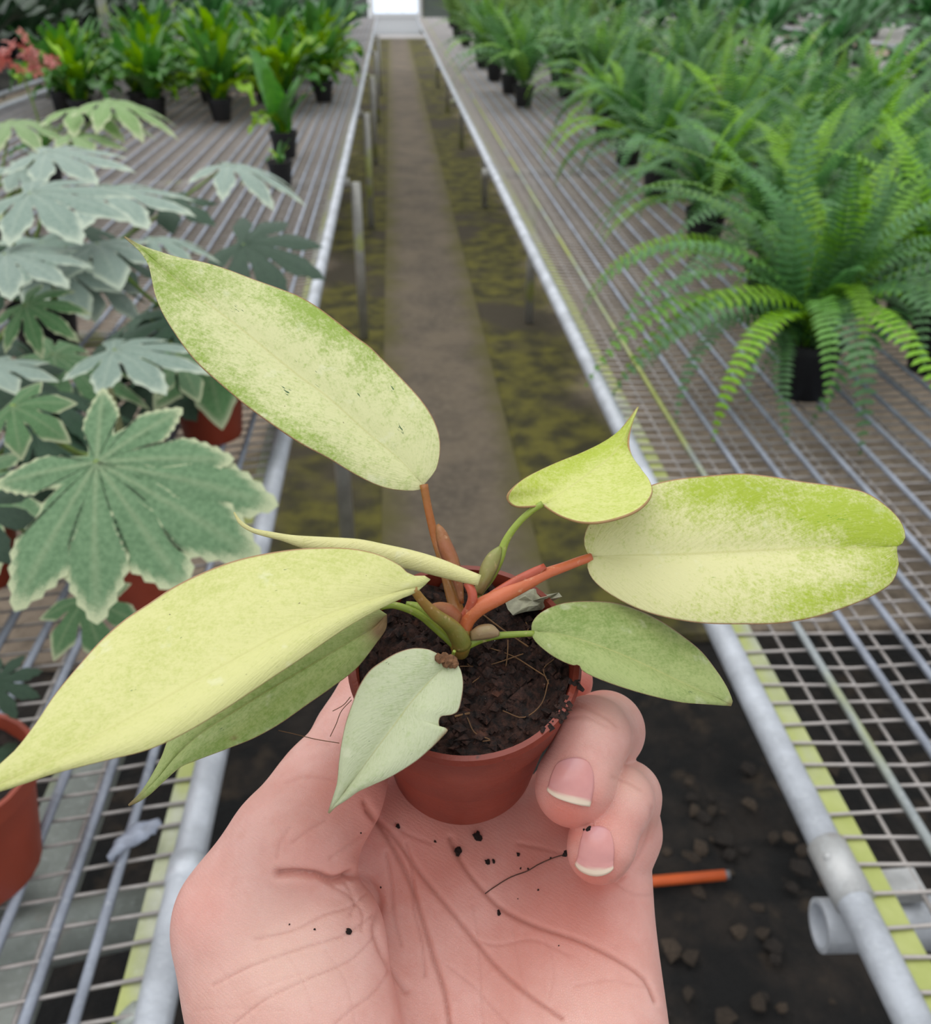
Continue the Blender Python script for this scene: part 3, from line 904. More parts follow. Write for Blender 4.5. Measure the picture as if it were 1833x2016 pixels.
# dirt clinging to the small front leaf
for (a, b, s_) in [(868, 1297, .0011), (884, 1300, .0014), (893, 1307, .0010), (876, 1293, .0009)]:
    bmx = bmesh.new(); bmesh.ops.create_icosphere(bmx, subdivisions=2, radius=s_)
    for v_ in bmx.verts: v_.co *= .7 + .6 * rs.random()
    mx_ = bpy.data.meshes.new('dirt_clump'); bmx.to_mesh(mx_); bmx.free()
    link('dirt_clump', mx_, M['dirt'], phil, cw(pc(a, b, .1845)[None])[0] - POFF)
# stem base where the petioles meet
o = link('stem_base', MB().tube(cw(np.array([pc(620 + a / 3.055, 900 + b / 3.055, z) for a, b, z in [(905,960,.199),(885,1040,.199),(875,1110,.1995),(875,1180,.202)]])) - POFF, np.array([40, 62, 74, 50]) / 3.055 / FPX * .199, 18).mesh('stem_base'), mat_stem('stem_base_green', (132, 140, 58), (150, 108, 50)), phil)
# ================================================================== the hand
def hp(px, py, z):
    return pc(px, py, z)
def cap(a, b, ra, rb):
    return ('c', np.asarray(a), np.asarray(b), ra, rb)
def ell(c, rad, ang=0.0, tilt=0.0):
    # ang turns in the picture plane (radians, counter-clockwise), tilt about the picture's x axis
    ca, sa = math.cos(ang), math.sin(ang)
    ct, st = math.cos(tilt), math.sin(tilt)
    Rm = np.array([[ca, -sa, 0], [sa, ca, 0], [0, 0, 1]]) @ np.array([[1, 0, 0], [0, ct, -st], [0, st, ct]])
    return ('e', np.asarray(c), np.asarray(rad), Rm)
def sd(prim, P):
    if prim[0] == 'c':
        _, a, b, ra, rb = prim
        ab = b - a
        t = np.clip((P - a) @ ab / ab.dot(ab), 0, 1)
        return np.linalg.norm(P - a - t[:, None] * ab, axis=1) - (ra + (rb - ra) * t)
    _, c, r, Rm = prim
    q = ((P - c) @ Rm) / r
    k0 = np.linalg.norm(q, axis=1)
    k1 = np.linalg.norm(q / r, axis=1) + 1e-9
    return k0 * (k0 - 1) / k1
def smin(a, b, k):
    h = np.clip(.5 + .5 * (b - a) / k, 0, 1)
    return b + (a - b) * h - k * h * (1 - h)
def smax(a, b, k):
    return -smin(-a, -b, k)
def group(prims, P, k):
    d = sd(prims[0], P)
    for q in prims[1:]:
        d = smin(d, sd(q, P), k)
    return d

PITCHMM = FPX
palm = [
    cap(hp(760, 2300, .205), hp(800, 1600, .250), .0165, .0125),     # metacarpals
    cap(hp(930, 2300, .202), hp(935, 1590, .253), .0165, .0125),
    cap(hp(1070, 2300, .200), hp(1075, 1620, .249), .0155, .0120),
    cap(hp(1185, 2250, .198), hp(1190, 1730, .232), .0140, .0118),
    ell(hp(1150, 2110, .2075), (.0170, .040, .0135), .05, .62),        # heel of the little-finger side
    cap(hp(610, 1720, .234), hp(830, 1610, .251), .0120, .0120),      # web between thumb and index
    cap(hp(830, 2330, .202), hp(850, 2900, .190), .024, .0225),       # wrist and forearm
    cap(hp(760, 2330, .202), hp(770, 2900, .190), .023, .0215),
    cap(hp(800, 2900, .190), hp(560, 4300, .172), .0235, .030),
    cap(hp(800, 1600, .252), hp(790, 1420, .275), .0105, .0095),      # index and middle, running on behind the pot
    cap(hp(790, 1420, .275), hp(800, 1290, .268), .0092, .0085),
    cap(hp(800, 1290, .268), hp(850, 1200, .250), .0085, .0078),
    cap(hp(935, 1590, .256), hp(940, 1430, .280), .0108, .0098),
    cap(hp(940, 1430, .280), hp(1010, 1330, .272), .0095, .0088),
    cap(hp(1010, 1330, .272), hp(1110, 1340, .243), .0086, .0075),
]
thenar = [
    cap(hp(640, 2300, .207), hp(482, 1830, .2125), .0200, .0148),
    ell(hp(572, 1960, .2060), (.0225, .0340, .0165), .42, .40),
    ell(hp(640, 1835, .2100), (.0125, .0125, .0110), 0, 0),
    cap(hp(470, 1800, .214), hp(560, 1690, .217), .0132, .0140),
]
thumb = [
    cap(hp(484, 1800, .2115), hp(580, 1660, .2135), .0126, .0134),
    cap(hp(580, 1660, .2135), hp(646, 1560, .222), .0134, .0122),
    cap(hp(646, 1560, .222), hp(712, 1440, .235), .0122, .0102),
    cap(hp(712, 1440, .235), hp(742, 1365, .241), .0102, .0085),
    cap(hp(742, 1365, .241), hp(760, 1318, .244), .0085, .0068),
]
ring = [
    cap(hp(1075, 1625, .249), hp(1165, 1500, .246), .0108, .0098),
    cap(hp(1165, 1500, .246), hp(1192, 1437, .229), .0098, .0092),
    cap(hp(1190, 1440, .226), hp(1163, 1447, .2085), .0090, .0084),
    cap(hp(1163, 1452, .2085), hp(1132, 1542, .2045), .0083, .0080),
    cap(hp(1132, 1542, .2045), hp(1127, 1556, .2045), .0080, .0076),
]
little = [
    cap(hp(1190, 1740, .232), hp(1228, 1640, .231), .0102, .0088),
    cap(hp(1228, 1640, .231), hp(1232, 1566, .224), .0088, .0080),
    cap(hp(1232, 1568, .224), hp(1218, 1574, .2105), .0078, .0073),
    cap(hp(1218, 1576, .2105), hp(1184, 1662, .2035), .0073, .0068),
    cap(hp(1184, 1662, .2035), hp(1178, 1679, .2033), .0068, .0064),
]
potP0 = PC - PA * PH
def pot_sd(P):
    q = P - potP0
    h = q @ PA
    r = np.linalg.norm(q - h[:, None] * PA, axis=1)
    rr = PB + (PR + .0004 - PB) * np.clip(h / PH, 0, 1.0)
    return np.maximum(np.maximum((r - rr) * .985, -h), h - PH - .004)
def hand_sd(P):
    F = group(palm, P, .010)
    T = group(thenar, P, .006)
    F = smin(F, T, .0075)
    F = smin(F, group(thumb, P, .005), .0042)
    F = smin(F, group(ring, P, .0030), .0007)
    F = smin(F, group(little, P, .0028), .0007)
    return smax(F, -(pot_sd(P)), .0010)

def surface_nets(F, org, h):
    nx, ny, nz = F.shape
    S = F < 0
    cells = np.zeros((nx - 1, ny - 1, nz - 1), np.int8)
    for dx in (0, 1):
        for dy in (0, 1):
            for dz in (0, 1):
                cells += S[dx:nx - 1 + dx, dy:ny - 1 + dy, dz:nz - 1 + dz]
    act = (cells > 0) & (cells < 8)
    idx = -np.ones(act.shape, np.int64)
    ci = np.argwhere(act)
    idx[act] = np.arange(len(ci))
    acc = np.zeros((len(ci), 3)); cnt = np.zeros(len(ci))
    corners = [(0,0,0),(1,0,0),(0,1,0),(1,1,0),(0,0,1),(1,0,1),(0,1,1),(1,1,1)]
    val = [F[ci[:, 0] + a, ci[:, 1] + b, ci[:, 2] + c] for a, b, c in corners]
    for a in range(8):
        for b in range(a + 1, 8):
            d = np.array(corners[b]) - np.array(corners[a])
            if np.abs(d).sum() != 1: continue
            va, vb = val[a], val[b]
            cr_ = (va < 0) != (vb < 0)
            t = np.where(cr_, va / (va - vb + 1e-20), 0)
            p = np.array(corners[a]) + t[:, None] * d
            acc[cr_] += p[cr_]; cnt[cr_] += 1
    V = (ci + acc / cnt[:, None]) * h + org
    Q = []
    for ax_ in range(3):
        o1, o2 = (ax_ + 1) % 3, (ax_ + 2) % 3
        sl0 = [slice(None)] * 3; sl1 = [slice(None)] * 3
        sl0[ax_] = slice(0, -1); sl1[ax_] = slice(1, None)
        ch = S[tuple(sl0)] != S[tuple(sl1)]
        e = np.argwhere(ch)
        ok = (e[:, o1] > 0) & (e[:, o2] > 0) & (e[:, o1] < F.shape[o1] - 1) & (e[:, o2] < F.shape[o2] - 1)
        e = e[ok]
        def cell(d1, d2):
            q = e.copy(); q[:, o1] += d1; q[:, o2] += d2
            return idx[q[:, 0], q[:, 1], q[:, 2]]
        quad = np.stack([cell(-1, -1), cell(0, -1), cell(0, 0), cell(-1, 0)], 1)
        ins = S[e[:, 0], e[:, 1], e[:, 2]]
        quad[~ins] = quad[~ins][:, ::-1]
        Q.append(quad)
    return V, np.concatenate(Q)

def quad_subdivide(V, Q):
    E = np.stack([Q, np.roll(Q, -1, axis=1)], 2).reshape(-1, 2)
    E = np.sort(E, axis=1)
    key = E[:, 0] * (len(V) + 1) + E[:, 1]
    uq, first, inv = np.unique(key, return_index=True, return_inverse=True)
    mid = (V[E[first, 0]] + V[E[first, 1]]) / 2
    fc = V[Q].mean(1)
    n0, n1 = len(V), len(mid)
    ei = inv.reshape(-1, 4) + n0
    ci = np.arange(len(Q)) + n0 + n1
    out = np.concatenate([np.stack([Q[:, k], ei[:, k], ci, ei[:, (k + 3) % 4]], 1) for k in range(4)])
    return np.concatenate([V, mid, fc]), out

def sdf_grad(P, e=.0003):
    g = np.empty_like(P)
    for k in range(3):
        d = np.zeros(3); d[k] = e
        g[:, k] = hand_sd(P + d) - hand_sd(P - d)
    return g / (np.linalg.norm(g, axis=1)[:, None] + 1e-12)

CREASES = [  # polyline in picture pixels, half width px, depth mm, colour weight
    ([(718,1580),(740,1615),(766,1655),(805,1731),(832,1813),(854,1889),(875,1955),(884,2016)], 7, .85, .9),
    ([(723,1597),(777,1649),(832,1725),(881,1785),(930,1845),(979,1905),(1034,1955),(1105,2004)], 6, .75, .8),
    ([(886,1649),(908,1698),(946,1747),(990,1791),(1056,1824),(1137,1851),(1214,1889),(1268,1927),(1290,1971)], 6, .75, .9),
    ([(800,1660),(812,1720),(815,1790),(830,1850),(836,1920)], 5, .45, .4),
    ([(760,1680),(770,1740),(775,1800),(790,1860)], 5, .4, .4),
    ([(548,1720),(581,1719),(625,1723),(656,1732),(690,1722)], 9, 2.6, .9),
    ([(720,1760),(690,1785),(640,1800),(580,1830),(500,1850)], 4, .35, .35),
    ([(735,1800),(680,1840),(600,1865),(500,1900),(420,1940)], 4, .35, .35),
    ([(740,1840),(690,1890),(600,1930),(520,1970),(460,2016)], 4, .3, .35),
    ([(770,1900),(740,1950),(690,1990),(660,2016)], 4, .35, .3),
    ([(690,1718),(728,1735),(747,1775),(738,1830),(760,1890),(800,1950)], 8, .9, .35),
    ([(680,1740),(700,1775),(690,1800)], 5, .35, .3), ([(655,1745),(690,1765),(715,1800),(712,1830)], 5, .35, .3),
    ([(480,1960),(540,1935),(600,1915)], 3, .14, .12), ([(430,1900),(470,1960),(500,2016)], 3, .14, .12), ([(560,1870),(600,1940),(620,2016)], 3, .14, .12), ([(380,1990),(460,1985),(560,1990)], 3, .14, .12),
    ([(640,1870),(680,1930),(700,2016)], 3, .14, .12), ([(1010,1830),(1020,1900),(1040,1960)], 3, .14, .12), ([(1070,1840),(1090,1900),(1080,1970)], 3, .14, .12), ([(780,1620),(800,1640),(850,1660)], 4, .25, .3),
    ([(575,1660),(600,1640),(640,1615)], 5, .3, .25),
    ([(545,1690),(550,1660),(570,1630)], 5, .3, .25),
    ([(650,1690),(690,1660),(720,1640)], 5, .3, .25),
    ([(565,1540),(600,1530),(660,1535)], 5, .3, .2),
    ([(560,1445),(600,1450),(650,1465)], 5, .3, .2),
    ([(930,1850),(980,1860),(1050,1850),(1120,1880)], 4, .25, .2),
    ([(930,1780),(940,1840),(945,1920),(950,2016)], 4, .25, .2),
    ([(880,1900),(930,1940),(975,1990),(1000,2016)], 4, .25, .25),
    ([(1130,1940),(1200,1930),(1270,1945)], 4, .2, .15),
    ([(1100,1400),(1140,1392),(1190,1412),(1215,1432)], 5, .25, .3),
    ([(1110,1415),(1150,1410),(1195,1430)], 5, .2, .2),
    ([(1205,1530),(1235,1540),(1262,1556)], 5, .25, .3),
    ([(1285,1590),(1270,1660),(1240,1710),(1215,1735)], 6, .4, .3),
    ([(1205,1735),(1250,1760),(1290,1762)], 5, .3, .25),
    ([(1020,1660),(1060,1668),(1110,1680)], 5, .35, .25),
]
def seg_dist(px, py, pts):
    d = np.full(len(px), 1e9)
    p = catmull(np.array(pts, float), 24)
    for (x0, y0), (x1, y1) in zip(p[:-1], p[1:]):
        vx, vy = x1 - x0, y1 - y0
        t = np.clip(((px - x0) * vx + (py - y0) * vy) / (vx * vx + vy * vy + 1e-9), 0, 1)
        d = np.minimum(d, np.hypot(px - x0 - t * vx, py - y0 - t * vy))
    return d

def build_hand():
    h = .0010
    lo = np.array([-.075, -.375, .135]); hi = np.array([.060, -.008, .300])
    n = np.ceil((hi - lo) / h).astype(int)
    # coarse pass first, so that only the cells near the skin are evaluated finely
    st = 6
    n = ((n + st - 1) // st) * st
    xs, ys, zs = (lo[k] + h * np.arange(n[k]) for k in range(3))
    nb = n // st
    cc = [lo[k] + h * (np.arange(nb[k]) * st + (st - 1) / 2) for k in range(3)]
    G = np.stack(np.meshgrid(*cc, indexing='ij'), -1).reshape(-1, 3)
    Fc = hand_sd(G)
    B = np.repeat(np.where(Fc < 0, -1.0, 1.0)[:, None], st ** 3, axis=1).astype(np.float32)
    near = np.where(np.abs(Fc) < .0075)[0]
    sub = np.stack(np.meshgrid(*[(np.arange(st) - (st - 1) / 2) * h] * 3, indexing='ij'), -1).reshape(-1, 3)
    for q in range(0, len(near), 1500):
        ids = near[q:q + 1500]
        P = (G[ids][:, None, :] + sub[None]).reshape(-1, 3)
        B[ids] = hand_sd(P).reshape(len(ids), -1)
    F = B.reshape(nb[0], nb[1], nb[2], st, st, st).transpose(0, 3, 1, 4, 2, 5).reshape(n[0], n[1], n[2])
    V, Q = surface_nets(F, lo, h)
    V, Q = quad_subdivide(V, Q)
    def normals(V):
        a = np.cross(V[Q[:, 2]] - V[Q[:, 0]], V[Q[:, 3]] - V[Q[:, 1]])
        g = np.zeros_like(V)
        for k in range(4):
            for c in range(3):
                g[:, c] += np.bincount(Q[:, k], a[:, c], len(V))
        return g / (np.linalg.norm(g, axis=1)[:, None] + 1e-15)
    for _ in range(2):
        g = normals(V)
        V = V - g * np.clip(hand_sd(V), -.0006, .0006)[:, None]
    g = normals(V)
    if (g * V).sum(1)[np.argmin(V[:, 2])] > 0:      # the point closest to the lens must face it
        g = -g; Q = Q[:, ::-1]
    px = V[:, 0] / V[:, 2] * FPX + IW / 2; py = IH / 2 - V[:, 1] / V[:, 2] * FPX
    facing = np.clip(-(g * V / np.linalg.norm(V, axis=1)[:, None]).sum(1) * 2.5, 0, 1)
    facing *= (V[:, 2] < .262)
    cre = np.zeros(len(V)); dis = np.zeros(len(V))
    for pts, w, dep, cwt in CREASES:
        pts_a = np.array(pts)
        near = (px > pts_a[:, 0].min() - 40) & (px < pts_a[:, 0].max() + 40) & (py > pts_a[:, 1].min() - 40) & (py < pts_a[:, 1].max() + 40)
        ii = np.where(near)[0]
        if not len(ii): continue
        d = seg_dist(px[ii], py[ii], pts); w = w * .8
        dis[ii] += dep * .001 * (-np.exp(-(d / w) ** 2) + .12 * np.exp(-((d - 2.6 * w) / (1.8 * w)) ** 2)) * .72 * facing[ii]
        cre[ii] = np.maximum(cre[ii], cwt * np.exp(-(d / (w * .8)) ** 2) * facing[ii])
    V = V + g * dis[:, None]
    # flush: redder towards the finger ends and palm pads
    red = np.zeros(len(V))
    for (a, b, r, w) in [(1120, 1600, 75, .9), (1170, 1725, 60, .9), (1150, 1340, 60, .9), (1110, 1800, 170, .55), (700, 1560, 90, .4), (860, 1660, 150, .55), (620, 1690, 80, .35), (1060, 1690, 120, .5), (400, 1800, 70, .25)]:
        red = np.maximum(red, w * np.exp(-((px - a) ** 2 + (py - b) ** 2) / r ** 2) * (V[:, 2] < .27))
    pale = np.zeros(len(V))
    for (a, b, r, w) in [(560, 1900, 150, .6), (1150, 1980, 130, .35), (1180, 1400, 50, .4), (1240, 1545, 45, .5), (900, 1640, 60, .2), (480, 1960, 140, .4)]:
        pale = np.maximum(pale, w * np.exp(-((px - a) ** 2 + (py - b) ** 2) / r ** 2))
    return V, Q, cre, red, pale
HV, HQ, h_cre, h_red, h_pale = build_hand()

def mat_skin():
    k = NT('skin'); co = k.coord()
    n = k.noise(co, 60, 4, .6); n2 = k.noise(co, 220, 4, .6)
    c = k.mix(k.ramp(n, .3, .7), srgb(222, 162, 150), srgb(234, 182, 172))
    c = k.mix(k.ramp(n2, .45, .75, 0, .25), c, srgb(214, 140, 126))
    c = k.mix(k.attr('pale'), c, srgb(240, 200, 184))
    c = k.mix(k.attr('flush'), c, srgb(216, 124, 108))
    c = k.mix(k.math('MULTIPLY', k.attr('crease'), .62), c, srgb(170, 96, 78))
    k.set(Base_Color=c, Roughness=.42)
    k.b.inputs['Subsurface Weight'].default_value = .25
    k.b.inputs['Subsurface Radius'].default_value = (.004, .0016, .0009)
    k.b.inputs['Subsurface Scale'].default_value = 1.0
    v1 = k.voro(co, 2200, 'DISTANCE_TO_EDGE'); v2 = k.noise(co, 900, 4)
    w1 = k.n('ShaderNodeTexWave', wave_type='BANDS', bands_direction='DIAGONAL')
    k.put(w1.inputs['Vector'], co); w1.inputs['Scale'].default_value = 420; w1.inputs['Distortion'].default_value = 6; w1.inputs['Detail'].default_value = 2
    hh = k.math('ADD', k.math('MULTIPLY', k.ramp(v1, 0, .12), .5), k.math('ADD', k.math('MULTIPLY', v2, .6), k.math('MULTIPLY', w1.outputs[1], .35)))
    k.bump(hh, .00006)
    return k.m
M['skin'] = mat_skin()
wrist = cw(hp(800, 2330, .21))[0]
person = empty('person', wrist, 'bare left hand, palm up, fingers curled around the small red pot', 'hand')
hand_me = mesh_from('hand', cw(HV) - wrist, HQ, True, None, {'crease': h_cre, 'flush': h_red, 'pale': h_pale})
hand_o = link('hand', hand_me, M['skin'], person)

# rays from the camera onto the skin
def on_skin(px, py, n_it=50):
    px = np.atleast_1d(np.asarray(px, float)); py = np.atleast_1d(np.asarray(py, float))
    d = np.stack([(px - IW / 2) / FPX, (IH / 2 - py) / FPX, np.ones(len(px))], 1)
    L = np.linalg.norm(d, axis=1)
    t = np.full(len(px), .15)
    for _ in range(n_it):
        s = hand_sd(d * t[:, None])
        t = t + s / L * .8
    return d * t[:, None]

# nails
def mat_nail():
    k = NT('fingernail'); co = k.coord()
    v = k.attr('free')
    c = k.mix(k.ramp(k.noise(co, 200, 3), .3, .7), srgb(216, 152, 146), srgb(208, 144, 140))
    c = k.mix(k.attr('lunula'), c, srgb(214, 168, 178))
    c = k.mix(v, c, srgb(226, 204, 182))
    k.set(Base_Color=c, Roughness=.25)
    k.b.inputs['Subsurface Weight'].default_value = .1
    k.b.inputs['Subsurface Radius'].default_value = (.002, .001, .0006)
    return k.m
M['nail'] = mat_nail()
def nail(top, bottom, left, right, fb, bulge):
    # Coons patch between four picture curves, laid on the skin
    n, m_ = 22, 26
    s = 4.382
    def cv(p): return catmull(np.array([(1000 + a / s, 1320 + b / s) for a, b in p], float), None or n)
    T, B = cv(top), cv(bottom)
    def cv2(p): return catmull(np.array([(1000 + a / s, 1320 + b / s) for a, b in p], float), m_)
    L, R = cv2(left), cv2(right)
    u = np.linspace(0, 1, n); v = np.linspace(0, 1, m_)
    G = np.zeros((m_, n, 2))
    for j in range(m_):
        for i in range(n):
            G[j, i] = (1 - v[j]) * T[i] + v[j] * B[i] + (1 - u[i]) * L[j] + u[i] * R[j] - ((1 - u[i]) * (1 - v[j]) * T[0] + u[i] * (1 - v[j]) * T[-1] + (1 - u[i]) * v[j] * B[0] + u[i] * v[j] * B[-1])
    P = on_skin(G[..., 0].ravel(), G[..., 1].ravel())
    g = sdf_grad(P)
    uu, vv = np.meshgrid(u, v)
    lift = .00018 + bulge * np.sin(math.pi * uu) ** .7 * (.35 + .65 * vv) + .0005 * np.clip((vv - .8) / .2, 0, 1)
    rim = np.minimum.reduce([uu, 1 - uu, vv]) < 1e-6
    lift = np.where(rim, -.0004, lift).ravel()
    P = P + g * lift[:, None]
    fr = np.interp(uu.ravel(), np.linspace(0, 1, len(fb)), fb)
    free = np.clip((vv.ravel() - fr) / .035, 0, 1)
    lun = np.clip(1 - np.hypot((uu.ravel() - .5) * 1.6, vv.ravel() * 1.4) / .55, 0, 1) * .5
    i, j = np.meshgrid(np.arange(m_ - 1), np.arange(n - 1), indexing='ij')
    a = (i * n + j).ravel()
    Fq = np.stack([a, a + n, a + n + 1, a + 1], 1)
    o = link('fingernail', mesh_from('fingernail', cw(P) - wrist, Fq, True, None, {'free': free, 'lunula': lun}), M['nail'], hand_o)
    sm = o.modifiers.new('thick', 'SOLIDIFY'); sm.thickness = .0004; sm.offset = -1
nail([(405,830),(450,780),(520,750),(585,740),(655,755),(705,795)], [(345,1005),(370,1045),(430,1085),(520,1118),(620,1143),(718,1160)],
     [(405,830),(370,890),(350,950),(345,1005)], [(705,795),(745,880),(755,980),(745,1080),(718,1160)], [.88, .87, .86, .85, .86, .88], .0005)
nail([(650,1390),(690,1352),(745,1335),(810,1335),(865,1365),(885,1395)], [(585,1650),(640,1705),(720,1738),(800,1742),(870,1718),(912,1680)],
     [(650,1390),(620,1470),(600,1560),(585,1650)], [(885,1395),(915,1480),(925,1580),(912,1680)], [.91, .89, .87, .86, .88, .93], .0005)

# flakes of soil scattered on the palm
def palm_crumbs():
    r = random.Random(5)
    spots = [(783,1627,11),(902,1677,17),(960,1698,12),(972,1696,9),(940,1648,20),(1020,1683,9),(1040,1711,6),(1116,1680,16),(1160,1634,12),(685,1834,13),(982,1798,10),(856,1657,6),(1150,1634,7),(1085,1690,6),(1060,1752,5),(570,1820,5),(750,1747,5),(1025,1710,6),(620,1830,5),(710,1640,5),(1300-280,1770,4),(1100,1862,4),(1045,1478-90,10),(1068,1478-95,7)]
    spots = [e for e in spots if e[1] > 1500]
    PP = on_skin([e[0] for e in spots], [e[1] for e in spots], 50); NN = sdf_grad(PP)
    for (x, y, s), p, n_ in zip(spots, PP, NN):
        s_m = s / FPX * p[2] / 2
        bm = bmesh.new(); bmesh.ops.create_icosphere(bm, subdivisions=2 if s > 8 else 1, radius=1)
        for v_ in bm.verts:
            v_.co *= r.uniform(.55, 1.35)
            v_.co.x *= r.uniform(.7, 1.1)
        me = bpy.data.meshes.new('soil_crumb'); bm.to_mesh(me); bm.free()
        o = link('soil_crumb', me, M['soil'])
        o.location = cw((p + n_ * s_m * .35)[None])[0]
        o.scale = (s_m * 1.1, s_m * .9, s_m * .75); o.rotation_euler = (r.uniform(0, 6), r.uniform(0, 6), r.uniform(0, 6))
        if s >= 16 or s == 13:
            lab = {20: 'dark soil crumb on the palm right below the pot', 17: 'biggest dark soil crumb on the palm near the pot', 16: 'dark soil crumb caught against the little fingertip', 13: 'lone dark soil crumb on the thumb mound'}[s]
            tag(o, lab, 'soil crumb', 'soil crumbs on the palm')
        else:
            tag(o, 'small fleck of dark soil scattered on the palm', 'soil crumb', 'soil crumbs on the palm')
    # a hair-thin root trailing from the fingertip
    pts = catmull(np.array([(1116, 1682), (1090, 1690), (1060, 1703), (1040, 1715), (1005, 1728), (975, 1746), (955, 1760)], float), 24)
    P = on_skin(pts[:, 0], pts[:, 1]); P = P + sdf_grad(P) * .0002
    o = link('stray_root', MB().tube(cw(P), .00013, 5).mesh('stray_root'), plain('dark_root', srgb(70, 46, 34), .8, .2, 300))
    tag(o, 'hair-thin dark root trailing over the palm from the little fingertip', 'root')
    for q, (pp, z) in enumerate([([(548, 1438), (580, 1445), (620, 1455), (668, 1463)], .196), ([(692, 1378), (672, 1400), (662, 1425), (650, 1450)], .2), ([(690, 1372), (676, 1388), (655, 1400)], .2)]):
        c3 = catmull(zf(pp, (z - .002, z)), 16)
        link('root', MB().tube(cw(np.array([pc(*e) for e in c3])) - POFF, .00009, 5).mesh('root'), M['root'], soil_o)
palm_crumbs()
# ================================================================== plants on the benches
def mat_leafy(name, a, b, c=None, edge=None, ew=(.80, .93), rough=.42, trans=.22, var=.35, young=None):
    k = NT(name); co = k.coord()
    r = k.rand()
    n = k.noise(co, 35, 4, .6)
    col = k.mix(k.ramp(n, .3, .7), srgb(*a), srgb(*b))
    if young:
        col = k.mix(k.math('MULTIPLY', k.ramp(r, .5, .92), .9), col, srgb(*young))
    col = k.hsv(col, .5, k.math('ADD', k.math('MULTIPLY', k.math('SUBTRACT', r, .5), .25), 1.0), k.math('ADD', k.math('MULTIPLY', k.math('SUBTRACT', k.math('FRACT', k.math('MULTIPLY', r, 7.3)), .5), var), 1.0))
    if edge:
        col = k.mix(k.math('MULTIPLY', k.attr('vein'), .30), col, srgb(*edge))
        u, v = k.uv()
        e = k.math('ADD', v, k.math('MULTIPLY', k.math('SUBTRACT', k.noise(co, 160, 3, .7), .5), .38))
        col = k.mix(k.ramp(e, *ew), col, srgb(*edge))
    k.set(Base_Color=col, Roughness=rough)
    k.b.inputs['Specular IOR Level'].default_value = .5
    k.bump(k.noise(co, 120, 3), .0015)
    k.translucent(col, trans)
    return k.m

# ------------------------------------------------------------------ palmate leaves
def palmate(lobes, droop=.25, cup=.0, sinus=.42, wfac=.30, seed=0, toothed=True, rings=7, ns=9):
    """lobes: (angle in degrees, length); leaf lies in xy, petiole joint at the origin, +z is its upper side"""
    rn = np.random.default_rng(seed)
    lobes = sorted(lobes)
    out = []; bl = []
    n = len(lobes)
    for i, (a, L) in enumerate(lobes):
        a0 = math.radians(a)
        d = np.array([math.cos(a0), math.sin(a0)]); q = np.array([-d[1], d[0]])
        prev = lobes[i - 1] if i else (lobes[-1][0] - 360, lobes[-1][1])
        nxt = lobes[i + 1] if i < n - 1 else (lobes[0][0] + 360, lobes[0][1])
        W = L * wfac
        for side, nb in ((-1, prev), (1, nxt)):
            gap = abs(nb[0] - a)
            s0 = sinus * (1 if gap < 75 else .25)
            hw0 = math.tan(math.radians(min(gap, 110) / 2)) * L * s0 * .93 if gap < 120 else W * .4
            ss = np.linspace(0, 1, ns)
            pts = []
            for s in ss:
                t = s0 + (1 - s0) * s
                # broad in the middle, pointed at the end
                prof = (math.sin(math.pi * min(1, .25 + .75 * s)) ** .75) if s > 0 else 0
                w = hw0 * (1 - s) ** 2 * (1 - s) + W * .62 * prof * min(1, s * 2.2)
                if toothed and .2 < s < .95: w += L * .012 * (1 if int(s * 14) % 2 else -1)
                pts.append((d * L * t + q * side * w, i, t))
            if side == -1: out += pts
            else: out += pts[::-1]
    V = []; UV = []; VE = []
    m_ = len(out)
    Lmax = max(L for _, L in lobes)
    for k in range(rings + 1):
        f = (k / rings) ** .8
        for (p, li, t) in out:
            a0 = math.radians(lobes[li][0])
            x = p * f
            along = x[0] * math.cos(a0) + x[1] * math.sin(a0)
            off = abs(-x[0] * math.sin(a0) + x[1] * math.cos(a0))
            r = np.linalg.norm(x) / Lmax
            z = Lmax * (-droop * r ** 2 + cup * r) - off * .12 + .012 * Lmax * math.sin(9 * r + li * 2) * r
            z += .25 * off * (1 if off < .02 * Lmax else .0)
            V.append((x[0], x[1], z)); UV.append((li / n, k / rings)); VE.append(math.exp(-(off / (.012 * Lmax)) ** 2) * (1 - .6 * r))
    F = []
    for k in range(rings):
        for j in range(m_):
            j2 = (j + 1) % m_
            if k == 0: F.append((j, m_ + j, m_ + j2))
            else: F.append((k * m_ + j, (k + 1) * m_ + j, (k + 1) * m_ + j2, k * m_ + j2))
    me = mesh_from('leaf', np.array(V), F, True, np.array(UV), {'vein': VE})
    bm = bmesh.new(); bm.from_mesh(me); bmesh.ops.remove_doubles(bm, verts=bm.verts, dist=1e-6); bm.to_mesh(me); bm.free()
    return me

M['fat_near'] = mat_leafy('variegated_leaf_green', (96, 140, 90), (126, 166, 116), edge=(214, 222, 178), ew=(.86, .97), var=.2)
M['fat_pale'] = mat_leafy('variegated_leaf_grey', (140, 164, 150), (168, 188, 174), edge=(206, 218, 196), ew=(.82, .97), rough=.38, var=.25, trans=.12)
M['fat_dark'] = mat_leafy('leaf_dark_green', (58, 86, 66), (74, 104, 78), rough=.45, var=.2)
M['fat_lime'] = mat_leafy('leaf_light_green', (130, 168, 98), (160, 190, 128), edge=(206, 216, 170), ew=(.8, .97), var=.25)
M['stalk'] = plain('leaf_stalk_green', srgb(118, 142, 66), .5, .2, 40)
M['trunk'] = plain('stem_brown_green', srgb(98, 100, 60), .7, .2, 60)
lob9 = [(8, 1.0), (46, .96), (84, .82), (122, .7), (-30, .98), (-68, .88), (-106, .8), (-146, .6)]
lobsym = [(0, 1), (38, .96), (-38, .96), (76, .86), (-76, .86), (115, .68), (-115, .68)]
